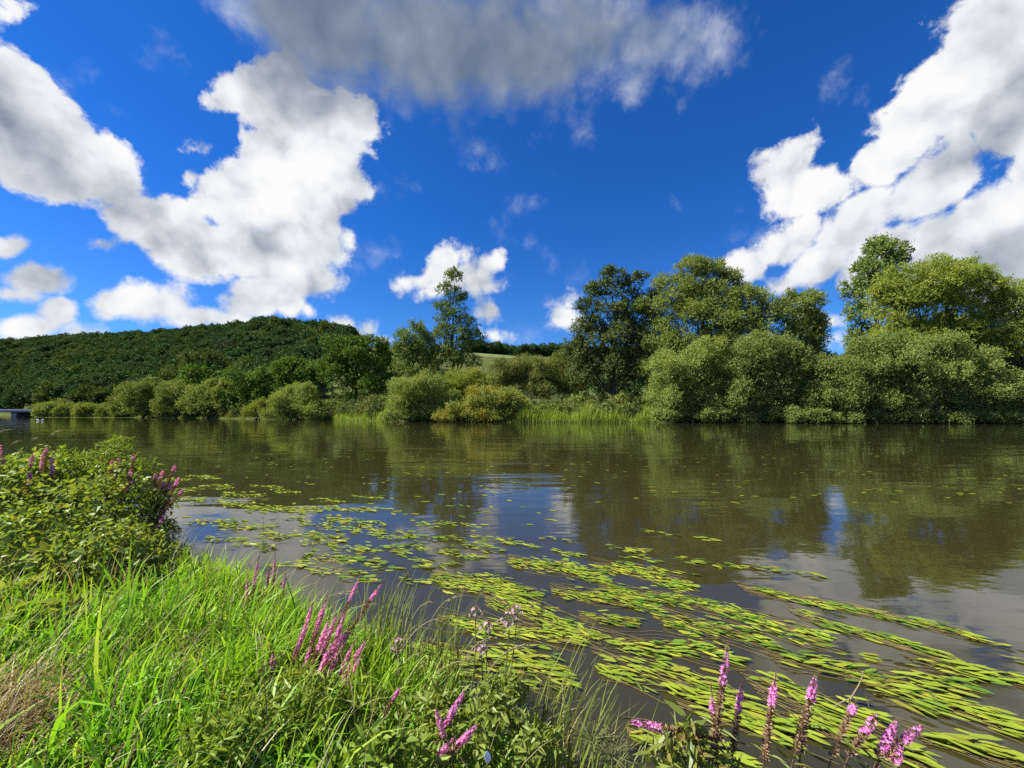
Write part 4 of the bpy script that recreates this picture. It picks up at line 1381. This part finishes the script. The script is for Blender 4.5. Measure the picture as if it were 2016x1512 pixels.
loosestrife('loosestrife lying sideways, pointing left over the pondweed', [(1238, 1421, 1.27, 1420, 1462, .01, .38, 1.15), (1303, 1470, 1.25, 1390, 1440, .02, .34, 1.1), (1338, 1452, 1.24, 1368, 1508, .10, .8, .9)], 66, leafy=0.5)
# centre
loosestrife('tall slanting loosestrife nearest the flowering rush at the water', [(762, 1135, 2.3, 640, 1330, .09, .26, 1.1), (712, 1128, 2.35, 640, 1290, .08, .35, 1.1)], 67, leafy=0.8)
loosestrife('dense clump of magenta loosestrife in the middle of the bank', [(616, 1186, 2.1, 560, 1330, .08, .55, 1.3), (646, 1172, 2.1, 600, 1330, .10, .48, 1.25), (664, 1208, 2.05, 610, 1350, .06, .62, 1.4), (683, 1196, 2.05, 640, 1370, .08, .62, 1.5), (624, 1245, 2.0, 590, 1370, .25, .6, 1.1), (668, 1290, 1.95, 610, 1400, .05, .5, 1.2), (650, 1215, 2.0, 600, 1350, .1, .5, 1.2), (606, 1225, 2.05, 560, 1350, .1, .6, 1.2), (635, 1205, 2.1, 590, 1340, .1, .55, 1.3), (675, 1240, 2.0, 630, 1370, .06, .6, 1.4), (655, 1262, 1.95, 610, 1380, .06, .6, 1.3), (690, 1225, 2.05, 650, 1350, .08, .55, 1.3)], 68, leafy=1.2)
loosestrife('purple loosestrife clump on the water side of the dense middle clump', [(698, 1262, 1.95, 640, 1390, .06, .7, 1.2), (724, 1256, 1.95, 650, 1400, .06, .6, 1.2), (712, 1290, 1.9, 660, 1400, .05, .6, 1.1), (690, 1330, 1.85, 640, 1420, .1, .5, 1.0)], 69, leafy=1.2)
loosestrife('slender loosestrife group at the top of the grass slope', [(489, 1128, 2.9, 486, 1210, .15, .75, 1.1), (513, 1085, 3.0, 500, 1200, .20, .60, 1.2), (530, 1104, 3.0, 522, 1190, .2, .6, .9), (542, 1080, 3.0, 532, 1200, .20, .55, 1.2), (564, 1112, 3.0, 550, 1200, .2, .55, 1.0)], 70, leafy=0.8)
loosestrife('lone loosestrife spike in the grass left of the middle clump', [(538, 1276, 1.95, 532, 1370, .14, .55, 1.1)], 71, leafy=0.8)
loosestrife('small lone loosestrife spike in the grass below the middle clump', [(545, 1352, 1.75, 540, 1440, .16, .5, .95)], 72, leafy=0.8)
# bottom centre
loosestrife('slanting bright loosestrife pair at the bottom centre', [(916, 1358, 1.5, 860, 1480, .06, .62, 1.2), (857, 1392, 1.45, 880, 1480, .06, .7, 1.0)], 73, leafy=0.8)
loosestrife('loosestrife leaning right beside the white bindweed flower', [(942, 1425, 1.38, 870, 1505, .08, .62, 1.2), (898, 1448, 1.36, 850, 1508, .14, .9, 1.1)], 74, leafy=0.8)
loosestrife('short loosestrife spikes left of the bottom centre pair', [(795, 1428, 1.4, 776, 1505, .10, .6, 1.0), (775, 1432, 1.4, 765, 1505, .1, .5, .9), (790, 1350, 1.6, 740, 1440, .08, .32, .9)], 75, leafy=0.8)
# low ones in the grass, left
loosestrife('loosestrife bloom half hidden in deep grass above the straw', [(232, 1330, 1.85, 212, 1372, .05, .9, 1.1)], 76, leafy=0.3)
loosestrife('two crossing loosestrife blooms lying in the shaded grass', [(298, 1328, 1.85, 240, 1375, .05, .7, 1.1), (268, 1362, 1.8, 236, 1402, .05, .9, 1.1)], 77, leafy=0.3)
loosestrife('short loosestrife at the edge of the straw patch', [(141, 1380, 1.7, 156, 1440, .03, .55, 1.1)], 78, leafy=0.3)
loosestrife('small dark loosestrife spike alone in the shaded grass', [(368, 1266, 2.05, 362, 1330, .35, .75, 1.0)], 79, leafy=0.3)
loosestrife('faded loosestrife in the shade right of the crossing blooms', [(375, 1350, 1.8, 340, 1385, .05, .6, 1.0), (356, 1352, 1.8, 330, 1390, .1, .5, .9)], 80, leafy=0.3)
# left thicket
loosestrife('slender dark loosestrife fan leaning right over the water', [(347, 912, 4.3, 290, 1030, .04, .14, 1.6), (322, 925, 4.3, 282, 1030, .02, .18, 1.6), (306, 930, 4.3, 278, 1030, .02, .14, 1.5), (354, 938, 4.25, 300, 1040, .02, .2, 1.6), (363, 962, 4.2, 305, 1045, .02, .16, 1.5), (325, 945, 4.3, 290, 1030, .02, .2, 1.6), (338, 950, 4.3, 295, 1040, .02, .2, 1.5)], 81, leafy=0.5)
loosestrife('loosestrife spikes on the water side of the bushy herb', [(263, 893, 4.3, 235, 990, .02, .16, 1.6), (235, 898, 4.3, 215, 990, .02, .3, 1.6), (222, 903, 4.3, 205, 990, .02, .25, 1.6), (258, 925, 4.2, 225, 1010, .02, .2, 1.6), (266, 940, 4.2, 225, 1040, .02, .25, 1.6), (242, 985, 4.4, 225, 1040, .02, .3, 1.5), (325, 1010, 4.1, 302, 1070, .03, .5, 1.5)], 82, leafy=0.5)
loosestrife('loosestrife row rising from the bindweed at the left', [(65, 893, 4.25, 60, 980, .02, .45, 1.7), (86, 888, 4.25, 82, 980, .02, .4, 1.7), (103, 893, 4.25, 96, 990, .02, .45, 1.7), (92, 880, 4.25, 84, 940, .02, .2, 1.5), (60, 925, 4.15, 62, 990, .02, .5, 1.6), (38, 882, 4.7, 40, 960, .3, .35, 1.5), (50, 890, 4.7, 48, 960, .3, .35, 1.5)], 83, leafy=0.5)
loosestrife('magenta loosestrife cut by the left edge of the picture', [(2, 876, 4.3, -6, 960, .02, .4, 2.0), (-8, 890, 4.3, -10, 960, .02, .5, 2.0), (8, 900, 4.3, 4, 960, .02, .4, 1.6)], 84, leafy=0.5)

# ------------------------------------------------------------------ flowering rush, sedge, bindweed flowers
RUSH_PINK = leaf_mat('flowering_rush_petal', [(.32, .19, .22), (.42, .28, .31), (.52, .40, .42)], .35, .01, .5)
RUSH_DARK = leaf_mat('rush_fruit', [(.05, .035, .03), (.09, .06, .05), (.12, .09, .06)], .1, .02, .5)


def rush(label, px, py, Y, fx, rad, seed, flower=True, rays=20, dry=False):
    rng = np.random.default_rng(seed)
    T = P(px, py, Y)
    b = np.array([(fx - 1008) / F * Y, Y * 0.97, 0.0])
    b[2] = max(float(bank_z(b[0], b[1])), -0.3)
    root = thing('flowering_rush', label, 'flower', b, 'flowering rush at the water edge')
    t = np.linspace(0, 1, 12)[:, None]
    J = T - np.array([0, 0, rad * 0.6])
    path = b + (J - b) * t + np.array([0.03, 0, 0]) * np.sin(t * np.pi)
    link('stem', Geo().tube(path, np.linspace(0.0038, 0.0026, 12), 5).mesh('stem', STEM_GREEN, True, b), root)
    um, fl = Geo(), Geo()
    for i in range(rays):
        d = unit(rng.normal(size=3) * np.array([1, 1, .55]) + np.array([0.0, 0, .75]))
        e = J + d * rad * rng.uniform(.75, 1.15)
        um.tube(np.array([J, (J + e) / 2 + np.array([0, 0, .004]), e]), 0.0011, 4)
        m = 6
        ph = np.arange(m) * 1.047
        p1 = unit(np.cross(d, np.array([0.1, .2, 1.0])))
        p2 = np.cross(d, p1)
        if flower:
            pax = np.cos(ph)[:, None] * p1 + np.sin(ph)[:, None] * p2 + d * .5
            L_ = np.full(m, 0.012)
            V, q = shaped_leaves(np.tile(e, (m, 1)), pax, np.tile(d, (m, 1)), L_, L_ * .7, 'ovate', .1, .1)
        else:
            pax = (np.cos(ph)[:, None] * p1 + np.sin(ph)[:, None] * p2) * .5 + d
            L_ = np.full(m, 0.008)
            V, q = shaped_leaves(np.tile(e, (m, 1)), pax, np.tile(d, (m, 1)), L_, L_ * .6, 'ovate', .3, -.1)
        fl.add(V, q)
    tag(link('umbel_rays', um.mesh('umbel_rays', STEM_GREEN, True, b), root), kind='stuff')
    nm = 'petals' if flower else 'fruit'
    link(nm, fl.mesh(nm, RUSH_PINK if flower else RUSH_DARK, False, b), root)


rush('brown seed head of flowering rush on a thin stem against the water', 797, 1132, 2.45, 765, 0.05, 91, False, 26)
rush('left of the three pale pink rush umbels over the pondweed', 936, 1200, 2.0, 905, 0.032, 92, True, 14)
rush('middle whitish rush umbel lower than its neighbours', 956, 1232, 1.95, 930, 0.036, 93, True, 18)
rush('largest pink rush umbel, rightmost of the upper three', 1003, 1216, 1.95, 950, 0.052, 94, True, 32)
rush('small pink rush umbel highest at the right of the large one', 1018, 1198, 1.97, 960, 0.03, 95, True, 14)
rush('lowest pink rush umbel in front of the others', 947, 1275, 1.85, 925, 0.034, 96, True, 18)
rush('withered rush umbel half hidden in grass beside middle loosestrife', 784, 1262, 2.1, 770, 0.05, 97, True, 22)
rush('spent rush umbel with bare spreading rays at the bottom', 1165, 1430, 1.42, 1130, 0.085, 98, False, 34)
rush('second spent rush umbel with bare rays right at the bottom', 1205, 1462, 1.38, 1150, 0.08, 99, False, 34)
rush('bare rush stalk standing in the water far out left', 519, 1018, 5.6, 519, 0.03, 100, False, 6)
rush('spidery bare rush umbel in the water beside a bare stalk', 551, 1030, 5.5, 550, 0.13, 101, False, 12)

SEDGE = leaf_mat('sedge_leaf', [(.085, .12, .025), (.14, .19, .035), (.20, .25, .05), (.28, .30, .09)], .4, .03, .4)


def sedge(label, X, Y, n, hmin, hmax, lean, seed, spread=0.08, width=0.008):
    rng = np.random.default_rng(seed)
    bx = X + rng.normal(0, spread, n)
    by = Y + rng.normal(0, spread, n)
    b = np.array([X, Y, max(float(bank_z(X, Y)), 0.0)])
    B = np.stack([bx, by, np.maximum(bank_z(bx, by), -0.05)], -1)
    ln = rng.normal(size=(n, 2)) * 0.5 + np.array(lean)
    V, q, t = blades(rng, B, rng.uniform(hmin, hmax, n), rng.uniform(.7, 1.4, n) * width, ln, rng.gamma(2.5, .22, n), 5, twist=.5)
    o = thing('sedge_tuft', label, 'plant', b, 'sedge tufts at the water edge')
    link('blades', mesh_np('blades', V - b, [q, t], SEDGE), o)


sedge('upright sedge tuft with long straight blades beside the rush umbels', 0.13, 1.75, 70, .45, .85, (.9, .0), 111)
sedge('sedge tuft leaning over the water at the bottom centre', 0.30, 1.50, 60, .35, .70, (1.2, .1), 112)
sedge('dark sedge tuft between the loosestrife clump and the water', -0.45, 2.20, 90, .40, .80, (.8, .2), 113)
sedge('sedge tuft under the brown rush seed head', -0.80, 2.45, 80, .40, .75, (.7, .2), 114)
sedge('thin sedge tuft at the bottom among lying loosestrife', 0.45, 1.28, 40, .25, .50, (.6, -.1), 115)
sedge('sparse sedge blades among right loosestrife stems', 0.95, 1.16, 40, .25, .55, (.2, .1), 116, 0.25)
sedge('sedge tuft at the lower right corner', 1.25, 1.14, 30, .20, .42, (.3, .1), 117, 0.15)

PETAL_WHITE = plain_mat('white_petal', (.80, .80, .78), (.70, .72, .70), 20, .6, 0)


def bindweed_flower(label, px, py, Y, r, tilt):
    c = P(px, py, Y)
    o = thing('bindweed_flower', label, 'flower', c, 'white bindweed flowers')
    g = Geo()
    n = 12
    rings = [(0.12, -0.9), (0.25, -0.55), (0.6, -0.15), (1.0, 0.0), (1.06, -0.03)]
    th = np.linspace(0, 6.283, n, endpoint=False)
    V = []
    for k, (rr, zz) in enumerate(rings):
        wob = 1 + 0.07 * np.cos(th * 5) * (k > 2)
        V.append(np.stack([np.cos(th) * rr * r * wob, np.full(n, zz * r), np.sin(th) * rr * r * wob], -1))
    V = np.concatenate(V)
    V[:, 1] *= -1
    idx = np.arange(len(rings) * n).reshape(-1, n)
    q = np.stack([idx[:-1], np.roll(idx, -1, 1)[:-1], np.roll(idx, -1, 1)[1:], idx[1:]], -1).reshape(-1, 4)
    g.add(V, q)
    m = link('petals', g.mesh('petals', PETAL_WHITE, True), o)
    link('stalk', Geo().tube([(0, r * .9, 0), (0.01, r * 2, -0.05), (0.02, r * 2.2, -0.2)], 0.0015, 5).mesh('stalk', STEM_GREEN, True), o)
    o.rotation_euler = tilt


bindweed_flower('white trumpet bindweed flower at the bottom centre of the picture', 960, 1490, 1.33, 0.014, (-.7, .2, .9))
bindweed_flower('small white bindweed flower low by the water right of sedge', 1014, 1340, 1.75, 0.010, (-.8, 0, .5))


# ------------------------------------------------------------------ pondweed
WEED = leaf_mat('pondweed_leaf', [(.055, .120, .018), (.110, .205, .022), (.170, .260, .026), (.240, .305, .032), (.36, .36, .035), (.15, .115, .03)], .25, .02, .4, (.26, .29, .03), 1.2, .4)
WEED_STEM = plain_mat('pondweed_stem', (.16, .12, .045), (.10, .085, .03), 10, .6, 0)


def mat_leaves(rng, a, b, hw, cover, size):
    """leaves streaming along a (start) -> b (end) on the water"""
    L = np.linalg.norm((b - a)[:2])
    n = int(max(6, L * hw * 2 * cover / (size * size * 0.175)))
    t = rng.beta(1.25, 1.15, n)
    prof = np.sqrt(np.clip(1 - np.abs(2 * t - 1) ** 2.4, 0.05, 1))
    w = rng.normal(0, 0.42, n) * hw * prof
    w += hw * 0.35 * np.sin(t * 7 + rng.uniform(0, 6))
    d = unit((b - a)[None, :2])[0]
    pr = np.array([-d[1], d[0]])
    pos = a[:2] + t[:, None] * (b - a)[:2] + w[:, None] * pr
    t = np.clip(t + 0.05 * np.sin(w / hw * 9 + t * 31), 0, 1)
    ang = np.arctan2(d[1], d[0]) + rng.normal(0, 0.26, n)
    ax = np.stack([np.cos(ang), np.sin(ang), rng.normal(0.0, 0.03, n)], -1)
    nm = unit(np.stack([rng.normal(0, .17, n), rng.normal(0, .22, n), np.ones(n)], -1))
    z = rng.uniform(0.003, 0.026, n)
    ln = size * rng.uniform(.6, 1.25, n)
    return np.concatenate([pos, z[:, None]], 1), ax, nm, ln, ln * rng.uniform(.13, .24, n)


BANDS = [  # x0, y0, x1, y1, half width (px), label
    (850, 1128, 1060, 1170, 15), (868, 1142, 1030, 1178, 18), (1000, 1100, 1195, 1140, 17), (955, 1180, 1178, 1252, 20), (860, 1222, 1145, 1262, 22),
    (1085, 1162, 1295, 1198, 18), (1140, 1212, 1255, 1228, 10), (810, 1275, 1115, 1335, 42), (1170, 1112, 1365, 1152, 18), (1180, 1156, 1400, 1196, 15),
    (1370, 1192, 1625, 1258, 22), (1285, 1212, 1525, 1272, 22), (1176, 1258, 1445, 1296, 24), (1460, 1158, 1705, 1208, 11), (1690, 1200, 1935, 1260, 14),
    (1560, 1206, 1885, 1306, 15), (1170, 1300, 1490, 1395, 42), (1520, 1298, 1910, 1362, 26), (1470, 1340, 1720, 1425, 36), (1690, 1345, 2040, 1445, 40),
    (1800, 1305, 2040, 1352, 20), (1235, 1440, 1460, 1500, 34), (1590, 1425, 1810, 1500, 34), (1790, 1440, 2040, 1510, 26), (1330, 1380, 1600, 1450, 40),
    (1900, 1400, 2100, 1470, 30),
]
ISLES = [  # centre x, y, half length, half width (px)
    (420, 1028, 42, 7), (470, 1036, 52, 8), (520, 1000, 42, 7), (560, 1006, 46, 6), (602, 1002, 36, 6), (680, 1003, 52, 5), (742, 1003, 40, 3), (580, 1022, 28, 4), (665, 1022, 40, 7), (692, 1030, 30, 7),
    (625, 1033, 34, 6), (735, 1030, 22, 4), (842, 1033, 30, 7), (540, 1054, 40, 9), (610, 1053, 35, 9), (655, 1060, 30, 9), (720, 1040, 34, 6), (675, 1043, 30, 6), (757, 1056, 40, 8), (796, 1052, 30, 5),
    (605, 1069, 22, 6), (640, 1071, 16, 5), (682, 1079, 40, 8), (752, 1083, 50, 11), (812, 1076, 30, 8), (640, 1096, 56, 11), (704, 1106, 50, 9), (745, 1117, 42, 8), (570, 1112, 40, 9), (842, 1110, 50, 11),
    (872, 1060, 40, 7), (905, 1034, 30, 4), (935, 1078, 50, 8), (900, 1092, 50, 8), (960, 1060, 40, 5), (1020, 1072, 40, 6), (1090, 1062, 34, 3), (1120, 1090, 40, 5), (1230, 1082, 46, 6), (1250, 1100, 40, 5),
    (1380, 1108, 60, 7), (1480, 1118, 60, 7), (1330, 1128, 40, 5), (1560, 1128, 60, 5), (1390, 1062, 26, 3), (1280, 1047, 50, 2), (470, 975, 40, 4), (430, 958, 30, 4), (400, 940, 30, 3), (380, 985, 28, 5), (450, 990, 40, 5),
    (360, 965, 22, 4), (520, 958, 30, 2), (560, 968, 30, 3), (340, 945, 18, 3), (640, 985, 34, 3), (720, 980, 30, 2), (500, 1075, 40, 8), (440, 1062, 40, 7), (650, 1125, 60, 8), (700, 1140, 40, 8), (820, 1145, 40, 9),
    (1700, 1295, 80, 8), (1600, 1270, 60, 7), (1850, 1335, 60, 6), (1960, 1270, 50, 5), (1990, 1300, 40, 6), (1010, 1300, 80, 10), (1230, 1232, 50, 5), (1130, 1270, 60, 6),
]
WEED_LABELS = {
    0: 'farthest narrow pondweed band, behind the brown rush seed head', 1: 'pondweed band just right of the brown rush seed head', 2: 'far pondweed band in the middle of the river, before open water',
    3: 'pondweed band slanting down behind the largest pink rush umbel', 4: 'yellowest pondweed band just behind the pink rush umbels', 5: 'pondweed band right of centre, behind the slanting middle band',
    6: 'smallest short pondweed band right of the pink rush umbels', 7: 'broad pondweed raft against the bank behind the rush umbels', 8: 'farthest pondweed band right of centre, beside the dark reflection',
    9: 'thin pondweed band directly before the farthest band right of centre', 10: 'long pondweed band straight behind the loosestrife pair', 11: 'pondweed band whose end lies behind the tallest loosestrife tip',
    12: 'pondweed band ending at the magenta top of the tallest loosestrife', 13: 'thinnest far pondweed band below the bright sky reflection', 14: 'thin pondweed band reaching farthest right near the sky reflection',
    15: 'long slanting pondweed band right of the loosestrife tops', 16: 'largest pondweed raft behind the tallest right loosestrife', 17: 'pondweed raft behind the bare forked twig',
    18: 'pondweed raft around the foot of the bare forked twig', 19: 'long pondweed raft running off the right edge', 20: 'patchy pondweed band at the right edge above the long raft',
    21: 'pondweed raft at the bottom under the sideways loosestrife', 22: 'pondweed raft at the bottom behind the thick magenta cluster', 23: 'pondweed raft in the lower right corner',
    24: 'pondweed raft among the right loosestrife stems', 25: 'pondweed band cut by the right edge above the corner raft',
}


def build_pondweed():
    rng = np.random.default_rng(131)
    quota = 280
    protos = []
    for k in range(6):
        l_ = 0.15 * rng.uniform(.85, 1.2)
        V, q = shaped_leaves(np.zeros((1, 3)), np.array([[1.0, 0, 0]]), np.array([[0, 0, 1.0]]), [l_], [l_ * rng.uniform(.17, .26)], 'ellipse', rng.uniform(0, .15), rng.uniform(-.03, .05))
        protos.append(mesh_np('leaf', V, q, WEED))
    near = sorted(range(len(BANDS)), key=lambda i: -BANDS[i][3])
    share = {i: (20 if r < 12 else 4) for r, i in enumerate(near)}
    for i, (x0, y0, x1, y1, hw) in enumerate(BANDS):
        a, b = W(x0, y0), W(x1, y1)
        Ym = (a[1] + b[1]) / 2
        hwm = hw * Ym * Ym / (CAM_H * F)
        size = 0.100 + 0.045 * np.clip((3.2 - Ym) / 1.4, 0, 1)
        pos, ax, nm, ln, wd = mat_leaves(rng, a, b, hwm, 1.0, size)
        land = shore_dist(pos[:, 0], pos[:, 1]) < -0.02
        pos, ax, nm, ln, wd = pos[land], ax[land], nm[land], ln[land], wd[land]
        c = np.array([(a[0] + b[0]) / 2, (a[1] + b[1]) / 2, 0.0])
        root = thing('pondweed_raft', WEED_LABELS.get(i, 'long yellow green pondweed band trailing in the current'), 'pondweed', c, 'pondweed bands streaming in the current')
        V, q = shaped_leaves(pos, ax, nm, ln, wd, 'ellipse', .08, .02)
        o = link('leaves', mesh_np('leaves', V - c, q, WEED), root)
        tag(o, kind='stuff')
        # leaves a little under the surface
        p2, ax2, nm2, ln2, wd2 = mat_leaves(rng, a, b, hwm * 1.7, 0.9, size)
        p2[:, 2] = -rng.uniform(0.015, 0.07, len(p2))
        V, q = shaped_leaves(p2, ax2, nm2, ln2, wd2, 'ellipse', .08, .02)
        o = link('sunken_leaves', mesh_np('sunken_leaves', V - c, q, WEED), root)
        tag(o, kind='stuff')
        g = Geo()
        for _ in range(16):
            t = np.linspace(0, 1, 9)[:, None]
            s = a + (b - a) * t + np.array([0, 1, 0]) * hwm * (rng.normal(0, .5) + .35 * np.sin(t * 6 + rng.uniform(0, 6)))
            s[:, 2] = 0.006 + 0.004 * np.sin(t[:, 0] * 20 + rng.uniform(0, 6))
            g.tube(s, 0.0022, 4)
        tag(link('stems', g.mesh('stems', WEED_STEM, True, c), root), kind='stuff')
        p3, ax3, nm3, ln3, wd3 = mat_leaves(rng, a, b, hwm, 1.0, size)
        k = 0
        for j in rng.permutation(len(p3)):
            if k >= share[i]:
                break
            if shore_dist(p3[j:j + 1, 0], p3[j:j + 1, 1])[0] > -0.05:
                continue
            lo = link('leaf', protos[int(rng.integers(0, 6))], root)
            lo.location = Vector(p3[j] - c) + Vector((0, 0, 0.012))
            lo.rotation_euler = (rng.normal(0, .10), rng.normal(0, .06), math.atan2(ax3[j, 1], ax3[j, 0]))
            s = size / 0.15 * rng.uniform(.8, 1.15)
            lo.scale = (s, s, s)
            k += 1
    G = Geo()
    for (cx, cy, hl, hw) in ISLES:
        k = 0.10 if cx < 1000 else 0.16
        a, b = W(cx - hl, cy - hl * k), W(cx + hl, cy + hl * k)
        Ym = (a[1] + b[1]) / 2
        hwm = hw * Ym * Ym / (CAM_H * F)
        pos, ax, nm, ln, wd = mat_leaves(rng, a, b, hwm, 0.50, 0.115)
        nm = unit(nm + rng.normal(size=nm.shape) * .08)
        V, q = shaped_leaves(pos, ax, nm, ln, wd * 1.2, 'ellipse', .08, .02)
        G.add(V, q)
        p2, ax2, nm2, ln2, wd2 = mat_leaves(rng, a, b, hwm * 1.6, 0.3, 0.125)
        p2[:, 2] = -rng.uniform(0.01, 0.05, len(p2))
        V, q = shaped_leaves(p2, ax2, nm2, ln2, wd2, 'ellipse', .08, .02)
        G.add(V, q)
    # single drifting leaves and flecks farther out
    n = 420
    px = rng.uniform(250, 2016, n)
    py = 840 + 150 * rng.random(n) ** 1.5 + rng.uniform(0, 60, n) * (px < 1200)
    pos = np.array([W(x, y, 0.005) for x, y in zip(px, py)])
    ang = rng.normal(-.2, .6, n)
    V, q = shaped_leaves(pos, np.stack([np.cos(ang), np.sin(ang), 0 * ang], -1), np.tile([0, 0, 1.0], (n, 1)), rng.uniform(.08, .2, n), rng.uniform(.03, .07, n), 'ellipse', .05, 0)
    G.add(V, q)
    # pale line of weed along the far left bank
    n = 2600
    u = rng.uniform(-1.19, -0.84, n)
    Y = curve(BANK, u) - rng.gamma(1.5, 1.4, n)
    pos = np.stack([u * Y, Y, np.full(n, .006)], -1)
    ang = rng.uniform(0, 6.28, n)
    V, q = shaped_leaves(pos, np.stack([np.cos(ang), np.sin(ang), 0 * ang], -1), np.tile([0, 0, 1.0], (n, 1)), rng.uniform(.3, .6, n), rng.uniform(.25, .5, n), 'ellipse', .05, 0)
    G.add(V, q)
    o = link('floating_pondweed', G.mesh('floating_pondweed', WEED))
    tag(o, 'scattered islands of floating pondweed leaves farther out on the river', 'pondweed', kind='stuff')


build_pondweed()


def dead_twig():
    wood_ = plain_mat('bare_twig', (.26, .20, .12), (.17, .13, .075), 20, .8, 0)
    b = W(1680, 1405, 0.0)
    o = thing('dead_twig', 'bare forked twig sticking out of the water behind right loosestrife', 'twig', b)
    Y = b[1]
    p = lambda x, y: P(x, y, Y) - b
    pts = [p(1660, 1420), p(1675, 1375), p(1690, 1350), p(1697, 1335), p(1700, 1320)]
    link('branch', Geo().tube(pts, [.006, .005, .004, .003, .002], 5).mesh('branch', wood_, True), o)
    link('branch', Geo().tube([p(1694, 1345), p(1705, 1370), p(1713, 1400)], [.003, .0025, .002], 5).mesh('branch', wood_, True), o)
    link('branch', Geo().tube([p(1675, 1375), p(1655, 1383), p(1640, 1392)], [.004, .003, .0015], 5).mesh('branch', wood_, True), o)


dead_twig()

thicket('loosestrife_shoot', 'bright pale green leafy shoot between right loosestrife stems at the bottom',
        [(1350, 1470, 26, 40, 1.22), (1310, 1495, 30, 24, 1.2), (1385, 1500, 26, 24, 1.2)], LOOSE_LEAF, 130, 0.065, 0.020, 'lance', 57, 0, shell=0.5)
